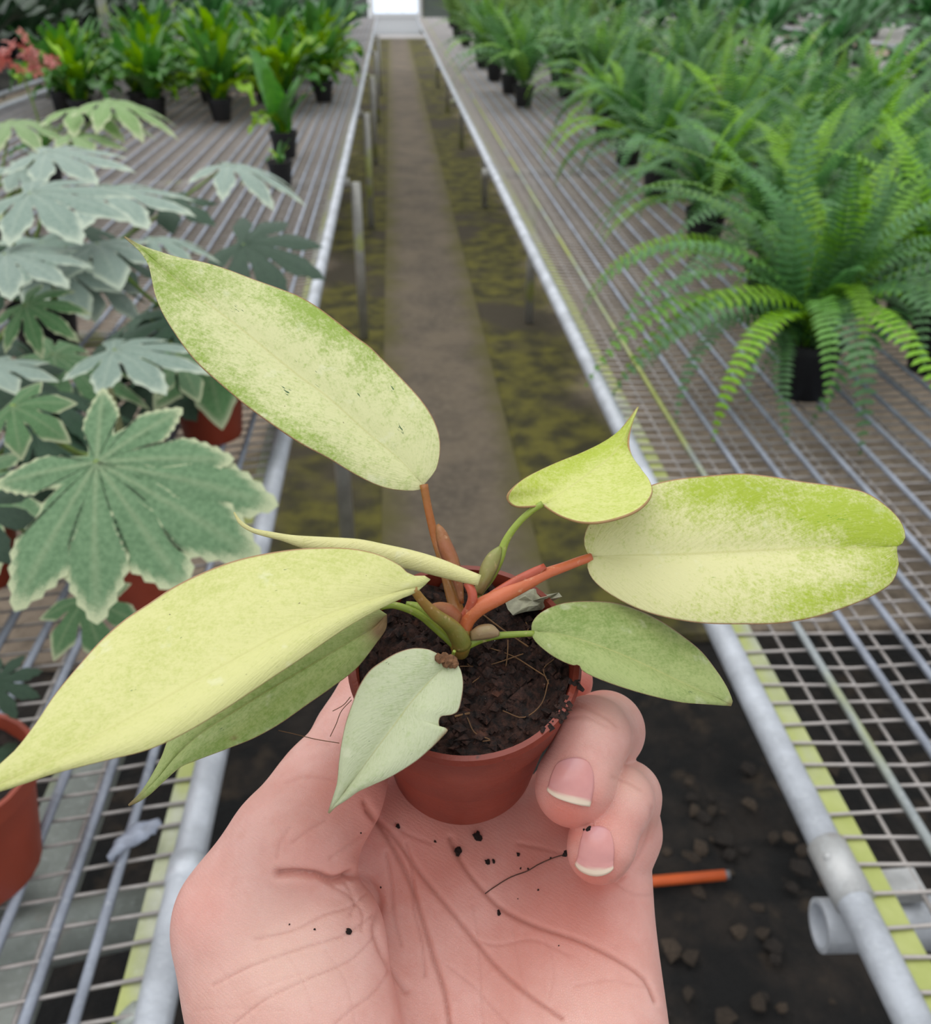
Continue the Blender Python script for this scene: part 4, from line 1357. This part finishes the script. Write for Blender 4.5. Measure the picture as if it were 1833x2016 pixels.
lob5 = [(0, 1), (45, .9), (-45, .9), (92, .66), (-92, .66)]
PALM = [palmate(lobsym, .30, .06, seed=1, sinus=.34, wfac=.27, ns=12, rings=9), palmate(lob5, .35, .08, seed=2, wfac=.32, sinus=.38), palmate(lobsym, .5, .1, seed=3, wfac=.23, sinus=.32, ns=12, rings=9), palmate(lob9, .2, .02, seed=4)]

def frame_from(nrm, direc):
    n_ = np.asarray(nrm, float); n_ /= np.linalg.norm(n_)
    d_ = np.asarray(direc, float); d_ = d_ - n_ * d_.dot(n_); d_ /= np.linalg.norm(d_)
    e_ = np.cross(n_, d_)
    return Matrix(((d_[0], e_[0], n_[0]), (d_[1], e_[1], n_[1]), (d_[2], e_[2], n_[2])))
def put_leaf(root, me_, mat, joint, nrm, direc, size, base_h=.12, stalk=True):
    """joint is a world point; the leaf is a part of root"""
    rl = np.array(root.location)
    me2 = me_
    key = me_.name + mat.name
    if key not in put_leaf.cache:
        me2 = me_.copy(); me2.materials.clear(); me2.materials.append(mat); put_leaf.cache[key] = me2
    me2 = put_leaf.cache[key]
    o = link('leaf', me2, None, root)
    o.matrix_local = Matrix.Translation(Vector(joint - rl)) @ (frame_from(nrm, direc) @ Matrix.Diagonal((size, size, size))).to_4x4()
    if stalk:
        j = joint - rl
        s0 = np.array([random.uniform(-.015, .015), random.uniform(-.015, .015), base_h + random.uniform(0, max(.02, (j[2] - base_h) * .45))])
        mid = (s0 + j) / 2 + np.array([0, 0, -.03 + .02 * random.random()])
        c3 = catmull(np.array([s0, mid, j]), 9)
        link('leaf_stalk', MB().tube(c3, np.linspace(.0042, .0028, 9), 6).mesh('leaf_stalk'), M['stalk'], root)
    return o
put_leaf.cache = {}

ORD = 'first second third fourth fifth sixth seventh eighth ninth tenth eleventh twelfth thirteenth fourteenth fifteenth sixteenth seventeenth eighteenth nineteenth twentieth'.split()
def files(pts, edges):
    # (file number, rank towards the end wall) of every pot, counting files outward from the path
    fi = [sum(abs(x) > e for e in edges) for x, y in pts]
    return [(f, sorted(y for g, (x, y) in zip(fi, pts) if g == f).index(p_[1])) for f, p_ in zip(fi, pts)]
def flower_pot(root, r, h, mat, soil=True, z0=0.0):
    p = [(0, 0), (r * .72, 0), (r * .74, .003), (r * .93, h * .84), (r, h * .85), (r * 1.01, h), (r * .95, h), (r * .92, h * .93), (0, h * .93)]
    key = (r, h, mat.name)
    if key not in flower_pot.cache:
        me = autosmooth(MB().lathe(p[:-2] + [(r * .9, h * .9), (r * .70, .006), (0, .006)], 28).mesh('pot'), 35); me.materials.append(mat)
        rs_ = np.random.default_rng(1)
        V = [(0, 0, h * .9)]; F = []
        for i in range(1, 6):
            for k in range(20):
                w = 2 * math.pi * k / 20
                V.append((r * .915 * i / 5 * math.cos(w), r * .915 * i / 5 * math.sin(w), h * .9 + rs_.uniform(-.003, .003)))
        for k in range(20): F.append((0, 1 + k, 1 + (k + 1) % 20))
        for i in range(4):
            for k in range(20):
                a = 1 + i * 20 + k; b = 1 + i * 20 + (k + 1) % 20
                F.append((a, a + 20, b + 20, b))
        ms = mesh_from('soil', np.array(V), F); ms.materials.append(M['soil_dark'])
        flower_pot.cache[key] = (me, ms)
    a, b = flower_pot.cache[key]
    o = link('pot', a, None, root, (0, 0, z0))
    if soil: link('soil', b, None, root, (0, 0, z0))
    return o
flower_pot.cache = {}

random.seed(21)
UPV = np.array([0, 0, 1.0])
def fatsia_plant(xy, h_pot, r_pot, label, potmat, leaves, filler, mats, hgt=(.16, .30), spread=.17, size=(.10, .14), group=None, trunk=.2):
    root = empty('fatsia_plant', (xy[0], xy[1], BENCH), label, 'potted plant', group)
    flower_pot(root, r_pot, h_pot, potmat)
    if trunk:
        link('stem', MB().tube([(0, 0, h_pot * .85), (.006, .004, h_pot + trunk * .5), (0, .01, h_pot + trunk)], [.008, .006, .004], 8).mesh('stem'), M['trunk'], root)
    for (px, py, z, size_px, direc_px, nrm, mi, mt) in leaves:
        j = pw(px, py, z)
        dirw = pw(px + direc_px[0], py + direc_px[1], z * (1 + (direc_px[2] if len(direc_px) > 2 else 0))) - j
        put_leaf(root, PALM[mi], M[mt], j, nrm, dirw, size_px / FPX * z, h_pot)
    for q in range(filler):
        a = q * 2.4 + random.uniform(-.4, .4)
        rr = spread * random.uniform(.45, 1.0)
        hh = h_pot + random.uniform(*hgt)
        j = np.array([xy[0] + rr * math.cos(a), xy[1] + rr * math.sin(a), BENCH + hh])
        nv = UPV + .5 * np.array([math.cos(a), math.sin(a), 0]) * random.uniform(.4, 1.3)
        put_leaf(root, random.choice(PALM[:3]), M[random.choice(mats)], j, nv, np.array([math.cos(a), math.sin(a), -.2]), random.uniform(*size), h_pot)
    return root
# the big leaf with a cream edge stands close to the camera
def vn(x, y, z): return cw(np.array([x, y, z]))[0] - CAM        # direction given in camera axes
towards = lambda a=0, b=0: vn(a, .55 + b, -.83)
# that leaf has its own outline: lobe ends measured in the photograph around its joint
jx, jy = 190, 910
tips = [(172, 748), (338, 785), (452, 885), (545, 968), (520, 1075), (395, 1150), (232, 1205), (78, 1185), (-5, 955)]
def hero_palm():
    lob = []
    for (a, b) in tips:
        dx, dy = a - jx, (jy - b) / .92
        lob.append((math.degrees(math.atan2(dy, dx)), math.hypot(dx, dy) / 360))
    return palmate(lob, .18, .04, sinus=.36, wfac=.30, seed=9, rings=12, ns=16)
PALM.append(hero_palm())
fatsia_plant((-.345, 1.03), .11, .06, 'variegated plant whose big lobed green leaf has a cream edge', M['terracotta'],
    [(jx, jy, .76, 360, (100, 0), vn(.05, .42, -.9), 4, 'fat_near'),
     (25, 800, .80, 130, (100, 60, 0), towards(.1), 1, 'fat_near'),
     (-60, 1000, .76, 150, (60, 80), towards(), 0, 'fat_dark'),
     (165, 1180, .84, 140, (40, 100), towards(), 1, 'fat_near'),
     ], 0, ['fat_near'])
fatsia_plant((-.42, .62), .125, .078, 'plant with small dark leaves low in a brick red pot', M['terracotta'],
    [(-10, 1345, .86, 90, (100, 30), towards(), 0, 'fat_dark')], 3, ['fat_dark'], hgt=(.0, .04), spread=.05, size=(.04, .06), trunk=.03)
fatsia_plant((-.35, 1.56), .125, .07, 'pale grey-green variegated plant in a red pot by the bench edge', M['terracotta'],
    [(225, 690, 1.22, 190, (100, 20), vn(0, .85, -.5), 0, 'fat_pale'),
     (480, 480, 1.62, 170, (90, 30), vn(.1, .6, -.75), 0, 'fat_dark'),
     (350, 700, 1.4, 110, (40, 90), towards(), 1, 'fat_near'),
     (190, 480, 1.35, 160, (30, 90), vn(0, .8, -.55), 1, 'fat_pale'),
     (300, 470, 1.42, 130, (100, -5), vn(0, .85, -.4), 2, 'fat_pale')], 14, ['fat_dark', 'fat_dark', 'fat_near'], hgt=(.01, .15), spread=.17, size=(.12, .16))
fatsia_plant((-.70, 1.32), .125, .07, 'silvery variegated plant behind the big cream-edged leaf', M['terracotta'],
    [(60, 380, 1.30, 210, (80, 20), vn(0, .75, -.6), 0, 'fat_pale'),
     (10, 500, 1.22, 170, (60, 60), vn(0, .8, -.55), 0, 'fat_pale'),
     (50, 600, 1.25, 120, (60, 40), towards(), 2, 'fat_near'),
     (-20, 720, 1.15, 130, (100, 0), vn(0, .85, -.5), 1, 'fat_pale')], 16, ['fat_dark', 'fat_near', 'fat_dark'], hgt=(.01, .16), spread=.2, size=(.12, .16))
fatsia_plant((-.75, 1.95), .125, .07, 'silvery plant in a black pot with long drooping leaf lobes', M['black_pot'],
    [(200, 375, 1.75, 190, (100, 30), vn(0, .8, -.5), 0, 'fat_pale'),
     (450, 325, 2.0, 160, (100, 25), vn(.1, .85, -.45), 2, 'fat_pale'),
     (320, 395, 1.9, 120, (60, 40), vn(0, .7, -.6), 1, 'fat_dark'),
     (90, 300, 1.8, 170, (90, 0), vn(0, .8, -.55), 0, 'fat_pale')], 14, ['fat_pale', 'fat_dark', 'fat_dark'], hgt=(.01, .16), spread=.2, size=(.12, .16))
fatsia_plant((-1.06, 2.55), .125, .07, 'light green variegated plant in a black pot with arching leaf', M['black_pot'],
    [(150, 215, 2.6, 150, (100, -5), vn(0, .85, -.45), 2, 'fat_lime'),
     (215, 200, 2.55, 140, (100, 30), vn(.1, .8, -.5), 2, 'fat_lime'),
     (140, 265, 2.5, 110, (80, 10), vn(0, .8, -.5), 1, 'fat_lime'),
     (20, 240, 2.5, 130, (90, 20), vn(0, .8, -.5), 2, 'fat_lime')], 5, ['fat_lime', 'fat_pale'], hgt=(.08, .2))
for q, (x, y) in enumerate([(-1.12, 1.45), (-1.15, 2.0), (-1.5, 2.35), (-1.55, 2.9), (-.75, .95), (-.60, 1.12)]):
    fatsia_plant((x, y), .125, .07, ['silvery variegated plant left of the silvery pair on the mesh', 'silvery variegated plant crowded among its neighbours on the mesh', 'light variegated plant near the outer board of the bench', 'variegated plant standing closest to the outer board of the bench', 'variegated plant partly under the big cream-edged leaf', 'low dark-leaved plant tucked behind the big cream-edged leaf'][q],
                 M['terracotta'] if q % 2 else M['black_pot'], [], 9 if q < 5 else 14, ['fat_pale', 'fat_pale', 'fat_lime', 'fat_dark'] if q < 5 else ['fat_dark', 'fat_dark', 'fat_near'], hgt=(.08, .26) if q < 5 else (.01, .12), size=(.11, .15))

# ------------------------------------------------------------------ strap-leaved plants (left bench, further back)
def strap_mesh(L, W, arch, wave, twist, seed):
    rn = np.random.default_rng(seed)
    nu, nv = 14, 5
    V = []
    for i in range(nu):
        t = i / (nu - 1)
        th = .25 + arch * t
        if i == 0: x = z = 0.0
        else:
            x += L / (nu - 1) * math.sin(th); z += L / (nu - 1) * math.cos(th)
        w = W * (math.sin(math.pi * min(1, .08 + .86 * t ** .8)) ** .7)
        for j in range(nv):
            s = j / (nv - 1) * 2 - 1
            wv = wave * W * math.sin(t * 19 + s * 1.5 + seed) * abs(s)
            V.append((x - math.cos(th) * (abs(s) * w * .25) + wv * .6, s * w + twist * t * t * L, z + math.sin(th) * abs(s) * w * .25 + wv))
    F = [(i * nv + j, i * nv + j + 1, (i + 1) * nv + j + 1, (i + 1) * nv + j) for i in range(nu - 1) for j in range(nv - 1)]
    return mesh_from('leaf', np.array(V), F)
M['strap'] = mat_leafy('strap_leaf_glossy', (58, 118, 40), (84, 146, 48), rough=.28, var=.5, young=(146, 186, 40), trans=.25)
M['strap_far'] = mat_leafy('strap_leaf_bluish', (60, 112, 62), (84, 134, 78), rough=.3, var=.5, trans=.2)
STRAP = [strap_mesh(.25, .026, a, w, tw, s) for a, w, tw, s in [(.7, .5, .02, 1), (1.2, .55, -.03, 2), (1.6, .5, .03, 3), (.35, .4, 0, 4), (2.2, .5, -.02, 5)]]
STRAPW = strap_mesh(.34, .055, .35, .12, .02, 7)
def variants(meshes, mat):
    r = []
    for e in meshes:
        c = e.copy(); c.materials.clear(); c.materials.append(mat); r.append(c)
    return r
ST_N, ST_F = variants(STRAP, M['strap']), variants(STRAP, M['strap_far'])
ST_W = variants([STRAPW], M['strap'])
def rosette(xy, label, meshes, n, scale, r_pot, h_pot, group, wide=0, name='nest_fern', z=BENCH):
    root = empty(name, (xy[0], xy[1], z), label, 'potted plant', group)
    flower_pot(root, r_pot, h_pot, M['black_pot'])
    for q in range(n):
        e = ST_W[0] if q < wide else meshes[q % len(meshes)]
        o = link('leaf', e, None, root)
        s = scale * random.uniform(.75, 1.15)
        o.location = (random.uniform(-.012, .012), random.uniform(-.012, .012), h_pot * .86)
        o.rotation_euler = (random.uniform(-.12, .12), random.uniform(-.12, .12), q * 2.4 + random.uniform(-.3, .3))
        o.scale = (s, s * random.uniform(.85, 1.25), s)
    return root
# positions read off the pots that show in the photograph
p = ground(562, 310, BENCH)
rosette(p, 'nest fern with one tall broad yellow-green leaf standing apart', ST_N, 13, .95, .062, .11, 'glossy nest ferns on the left bench', wide=3)
p = ground(556, 372, BENCH)
g1 = 'glossy nest ferns on the left bench'
k_ = 0
for row, (y, xs) in enumerate([(5.5, (-.95, -1.3, -1.7)), (5.85, (-.62, -1.0, -1.45, -1.9)), (6.3, (-.45, -.8, -1.15, -1.5, -1.95)), (6.8, (-.5, -.85, -1.2, -1.6, -2.0)), (7.4, (-.5, -.85, -1.25, -1.7)), (8.1, (-.5, -.95, -1.4, -1.85)), (9.0, (-.5, -1.0, -1.5, -2.0)), (10.2, (-.55, -1.1, -1.7)), (11.6, (-.6, -1.2, -1.8)), (13.2, (-.6, -1.3, -2.0))]):
    for ci_, x in enumerate(xs):
        rosette((x + random.uniform(-.04, .04), y + random.uniform(-.05, .05)),
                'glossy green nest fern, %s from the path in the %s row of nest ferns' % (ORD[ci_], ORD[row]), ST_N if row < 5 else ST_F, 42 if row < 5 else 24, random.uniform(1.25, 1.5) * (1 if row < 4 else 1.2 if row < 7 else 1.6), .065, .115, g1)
rosette(ground(555, 365, BENCH), 'small nest fern in a black pot behind the drooping silvery leaf', ST_N, 7, .4, .05, .09, g1)

# ------------------------------------------------------------------ sword ferns (right bench)
def frond_mesh(L, arch, start, curl, seed, npin=30, wmax=.036):
    rn = np.random.default_rng(seed)
    V = []; F = []
    N = npin
    pts = []; tan = []
    x = z = 0.0; yv = 0.0
    for i in range(N + 1):
        t = i / N
        th = start + arch * t ** 1.2
        pts.append((x, yv, z)); tan.append((math.sin(th), 0, math.cos(th)))
        x += L / N * math.sin(th); z += L / N * math.cos(th); yv += curl * L / N * t
    r0 = .0016
    for i in range(N + 1):
        p = np.array(pts[i]); tn = np.array(tan[i]); nn = np.array((-tn[2], 0, tn[0])) * -1
        b = np.array((0, 1.0, 0))
        r = r0 * (1 - .8 * i / N)
        V += [p + b * r, p - b * r * .5 + nn * r * .8, p - b * r * .5 - nn * r * .8]
    for i in range(N):
        for k in range(3):
            k2 = (k + 1) % 3
            F.append((i * 3 + k, i * 3 + k2, (i + 1) * 3 + k2, (i + 1) * 3 + k))
    for i in range(2, N + 1):
        t = i / N
        w = wmax * min(1, (t / .25) ** .7) * (1 - ((t - .25) / .75) ** 2.2 if t > .25 else 1) + .003
        p = np.array(pts[i]); tn = np.array(tan[i]); up = np.array((tn[2], 0, -tn[0])) * -1
        up = np.array((-tn[2], 0, tn[0]))
        ph = L / N * .40 * min(1, .45 + .7 * w / wmax)
        for s in (-1, 1):
            d = np.array((0, s, 0)) * .95 + tn * .28 + up * rn.uniform(.0, .2) 
            d /= np.linalg.norm(d)
            n0 = len(V)
            tip = p + d * w * rn.uniform(.92, 1.08) - up * w * .18
            m1 = p + d * w * .55 + up * .0012
            V += [p - tn * ph * .6, p + tn * ph * .75, m1 - tn * ph * .85, m1 + tn * ph * .8, tip]
            F += [(n0, n0 + 1, n0 + 3, n0 + 2), (n0 + 2, n0 + 3, n0 + 4)]
    return mesh_from('frond', np.array(V), F)
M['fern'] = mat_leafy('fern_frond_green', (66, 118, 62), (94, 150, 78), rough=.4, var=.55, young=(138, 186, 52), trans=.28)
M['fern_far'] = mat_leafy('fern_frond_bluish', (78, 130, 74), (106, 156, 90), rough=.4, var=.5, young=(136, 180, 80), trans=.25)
FR = [frond_mesh(L, a, s, c, q, 34, .032) for q, (L, a, s, c) in enumerate([(.42, 1.6, .25, .15), (.40, 1.1, .1, -.15), (.46, 2.1, .45, .2), (.36, .7, .05, .1), (.44, 2.6, .35, -.2), (.48, 1.9, .7, .1), (.34, 1.3, .2, -.3), (.50, 2.4, .6, .0)])]
FRN = variants(FR, M['fern'])
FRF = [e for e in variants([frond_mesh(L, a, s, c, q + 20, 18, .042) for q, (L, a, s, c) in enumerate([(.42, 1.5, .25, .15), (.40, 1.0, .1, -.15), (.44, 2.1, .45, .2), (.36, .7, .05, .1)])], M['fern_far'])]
FRM = variants(FR, M['fern'])
def fern(xy, label, meshes, n, scale, group, name='sword_fern'):
    root = empty(name, (xy[0], xy[1], BENCH), label, 'potted fern', group)
    flower_pot(root, .062, .115, M['black_pot'])
    for q in range(n):
        o = link('frond', meshes[(q * 5 + random.randrange(2)) % len(meshes)], None, root)
        s = scale * random.uniform(.75, 1.12)
        o.location = (random.uniform(-.03, .03), random.uniform(-.03, .03), .105)
        o.rotation_euler = (random.uniform(-.3, .3), random.uniform(-.3, .3), q * 2.4 + random.uniform(-.35, .35))
        o.scale = (s, s, s)
    return root
g2 = 'sword ferns crowded on the right bench'
f0 = ground(1578, 775, BENCH); f1 = ground(1822, 735, BENCH)
fern((f0[0], f0[1]), 'sword fern in the black pot standing clear on the mesh, fronds hanging to the mesh', FRN, 60, 1.12, g2)
fern((f1[0] + .02, f1[1] + .02), 'sword fern beside the clear-standing one, its black pot half hidden', FRN, 50, 1.1, g2)
spots = []
FP1 = [(.90, 2.15), (1.22, 2.1), (1.55, 2.0), (.88, 2.75), (1.2, 2.62), (1.52, 2.55), (1.85, 2.3), (.93, 3.45), (1.25, 3.2), (1.6, 3.1), (1.9, 2.85), (.95, 4.1), (1.3, 3.85), (1.65, 3.7), (2.0, 3.5),
               (1.0, 4.8), (1.35, 4.5), (1.75, 4.4), (2.05, 4.2)]
for (x, y), (fi_, rk_) in zip(FP1, files(FP1, (1.05, 1.42, 1.78))):
    fern((x + random.uniform(-.03, .03), y + random.uniform(-.03, .03)), 'dense green sword fern, %s back in the %s file out from the path' % (ORD[rk_], ORD[fi_]), FRM, 46, random.uniform(1.0, 1.25), g2)
FP2 = [(.80, 5.95), (1.15, 5.6), (1.5, 5.4), (1.85, 5.2), (.72, 6.6), (1.1, 6.4), (1.5, 6.3), (1.9, 6.1), (.7, 7.4), (1.15, 7.2), (1.6, 7.1), (2.0, 7.0), (.75, 8.3), (1.3, 8.2), (1.85, 8.1)]
for (x, y), (fi_, rk_) in zip(FP2, files(FP2, (.95, 1.35, 1.7))):
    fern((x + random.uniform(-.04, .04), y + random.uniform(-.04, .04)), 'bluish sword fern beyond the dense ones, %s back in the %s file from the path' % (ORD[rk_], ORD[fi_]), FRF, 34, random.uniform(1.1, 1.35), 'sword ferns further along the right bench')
# feathery light plants near the far end of the right bench
M['feather'] = mat_leafy('feathery_light_green', (110, 150, 74), (140, 172, 96), rough=.5, var=.4, trans=.3)
FE = variants([frond_mesh(L, a, s, c, q + 40, 14, .022) for q, (L, a, s, c) in enumerate([(.36, .9, .1, .1), (.32, 1.4, .3, -.1), (.38, .5, .0, .2)])], M['feather'])
FP3 = [(.8, 9.4), (1.3, 9.3), (1.8, 9.2), (.75, 10.6), (1.25, 10.5), (1.8, 10.4), (.75, 12.0), (1.3, 12.0), (1.9, 11.8), (.8, 13.8), (1.4, 13.8), (2.0, 13.6)]
for (x, y), (fi_, rk_) in zip(FP3, files(FP3, (1.0, 1.6))):
    fern((x, y), 'feathery light green plant, %s towards the end wall in the %s file from the path' % (ORD[rk_], ORD[fi_]), FE, 34, random.uniform(1.5, 1.9), 'feathery plants at the far end', 'feathery_plant')

# ------------------------------------------------------------------ beyond the benches
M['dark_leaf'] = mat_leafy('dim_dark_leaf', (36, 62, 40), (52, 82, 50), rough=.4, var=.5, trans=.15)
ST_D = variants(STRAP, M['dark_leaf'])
def board_edge():
    a, b = ground(0, 208, BENCH), ground(172, 146, BENCH)
    root = bench_l; off = np.array(root.location)
    x = -2.15 + LX
    link('edge_board', MB().box((x - .03, 8.2, BENCH - .027), (.075, 16.4, .05)).mesh('edge_board', False, off), M['board'], root)
board_edge()
def side_bench(name, label, x0, x1, y0, y1, deck):
    root = empty(name, ((x0 + x1) / 2, y0, BENCH), label, 'bench')
    L = y1 - y0; W = x1 - x0
    for s in (-1, 1):
        link('edge_rail', MB().tube([(s * W / 2, 0, -.018), (s * W / 2, L, -.018)], .018, 8).mesh('edge_rail'), M['rail'], root)
    link('deck', MB().box((0, L / 2, -.012), (W, L, .014)).mesh('deck', False), deck, root)
    for y in np.arange(.5, L, 2.4):
        for s in (-1, 1):
            link('leg', MB().tube([(s * (W / 2 - .2), y, -.02), (s * (W / 2 - .2), y, -BENCH)], .02, 8).mesh('leg'), M['leg'], root)
    return root
side_bench('side_bench', 'pale bench beyond the ferns, on the right', 2.75, 4.4, 2.5, 16, M['wire'])
side_bench('side_bench', 'dim bench beyond the weathered board, crowded with dark plants', -5.1, -2.6, 3.0, 16, plain('dark_deck', srgb(52, 50, 44), .8, .25, 6))  # deck in one dark grey-brown tone
DP = [(-2.72 - .62 * i, 6.1 + 1.3 * i + .95 * j) for i in range(4) for j in range(9 - i)]
for (x, y), (fi_, rk_) in zip(DP, files(DP, (3.0, 3.65, 4.3))):
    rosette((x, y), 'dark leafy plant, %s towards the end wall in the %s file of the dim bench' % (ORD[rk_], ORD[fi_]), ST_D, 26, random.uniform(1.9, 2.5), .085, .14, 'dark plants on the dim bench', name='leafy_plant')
M['terr2'] = plain('orange_red_pot', srgb(150, 74, 52), .55, .12, 14)
for k_, (x, y, s) in enumerate(sorted([(2.95, 5.2, 1.0), (3.2, 5.9, 1.0), (2.95, 6.8, 1.1), (3.3, 7.4, 1.1), (3.0, 8.2, 1.1), (3.5, 4.4, 1), (3.4, 9.3, 1.2), (2.95, 9.9, 1.2), (3.0, 11.6, 1.2), (3.8, 6.5, 1.2), (3.9, 8.4, 1.2), (3.5, 5.2, 1.1), (3.9, 5.8, 1.2), (4.2, 7.4, 1.3), (4.2, 9.4, 1.4), (3.6, 10.6, 1.4), (4.1, 11.4, 1.4), (3.5, 12.6, 1.4), (4.2, 13.4, 1.5), (2.95, 13.4, 1.4)], key=lambda e: e[1])):
    rosette((x, y), 'green leafy plant, %s towards the end wall on the pale side bench' % ORD[k_], ST_F, 24, 1.6 * s, .075, .13, 'plants on the pale side bench', name='leafy_plant')
side_bench('side_bench', 'farthest pale bench, beyond the one with the orange-red pot', 5.2, 6.9, 8, 18, M['wire'])
for k_, (x, y) in enumerate([(5.5 + .9 * (j % 2), 10.4 + .62 * j) for j in range(12)]):
    rosette((x, y), 'tall bushy plant, %s towards the end wall on the farthest pale bench' % ORD[k_], ST_F, 26, 2.5, .085, .14, 'plants on the farthest bench', name='leafy_plant')
tp = empty('flower_pot', tuple(ground(1455, 22, BENCH)), 'empty orange-red pot on the pale side bench', 'pot')
flower_pot(tp, .15, .2, M['terr2'])
# coral red flowers on a tall stalk at the left
fl = pw(40, 115, 3.3)
fr_ = empty('coral_flower_plant', (fl[0], fl[1] + .02, BENCH), 'tall stalk of coral red flowers in a black pot on the left bench', 'potted plant')
flower_pot(fr_, .062, .115, M['black_pot'])
h_ = fl[2] - BENCH
link('stalk', MB().tube(catmull(np.array([(0, 0, .1), (.01, 0, h_ * .5), (-.01, -.01, h_ * .9)]), 8), .004, 6).mesh('stalk'), M['stalk'], fr_)
mp = mat_leafy('coral_petals', (196, 104, 100), (214, 136, 124), rough=.5, var=.35, trans=.2)
bm = bmesh.new()
for q in range(5):
    a = q * 2 * math.pi / 5
    vs_ = [bm.verts.new((math.cos(a + d) * r, math.sin(a + d) * r, z)) for d, r, z in ((0, .002, 0), (.5, .016, .006), (.12, .026, .003), (-.12, .026, .003), (-.5, .016, .006))]
    bm.faces.new(vs_)
flm = bpy.data.meshes.new('flower'); bm.to_mesh(flm); bm.free(); flm.materials.append(mp)
for q in range(34):
    o = link('flower', flm, None, fr_)
    u_ = random.uniform(-1, 1)
    o.location = (u_ * .10 + random.uniform(-.02, .02), random.uniform(-.04, .04), h_ + random.uniform(-.05, .06) * (1.2 - abs(u_)) - .02 * abs(u_))
    o.rotation_euler = (random.uniform(-1.2, 1.2), random.uniform(-1.2, 1.2), random.uniform(0, 6)); s = random.uniform(.8, 1.3); o.scale = (s, s, s)
for q in range(8):
    o = link('leaf', ST_N[q % 5], None, fr_, (0, 0, .1)); o.rotation_euler = (0, 0, q * 2.4); o.scale = (.6, .6, .6)
# grey roof posts standing between the plants at the left
for (px, y0, sz) in [(225, 7.6, .055), (355, 11.0, .06)]:
    g = ground(px, 150, BENCH); d_ = (g - CAM); x = CAM[0] + d_[0] / d_[1] * y0
    o = link('roof_post', MB().box((0, 0, 1.5), (sz, sz, 3.0)).mesh('roof_post', False), M['leg'], None, (x, y0, 0))
    tag(o, ['grey roof post nearer the strap-leaved plants', 'grey roof post farther down the greenhouse'][0 if y0 < 9 else 1], 'post')
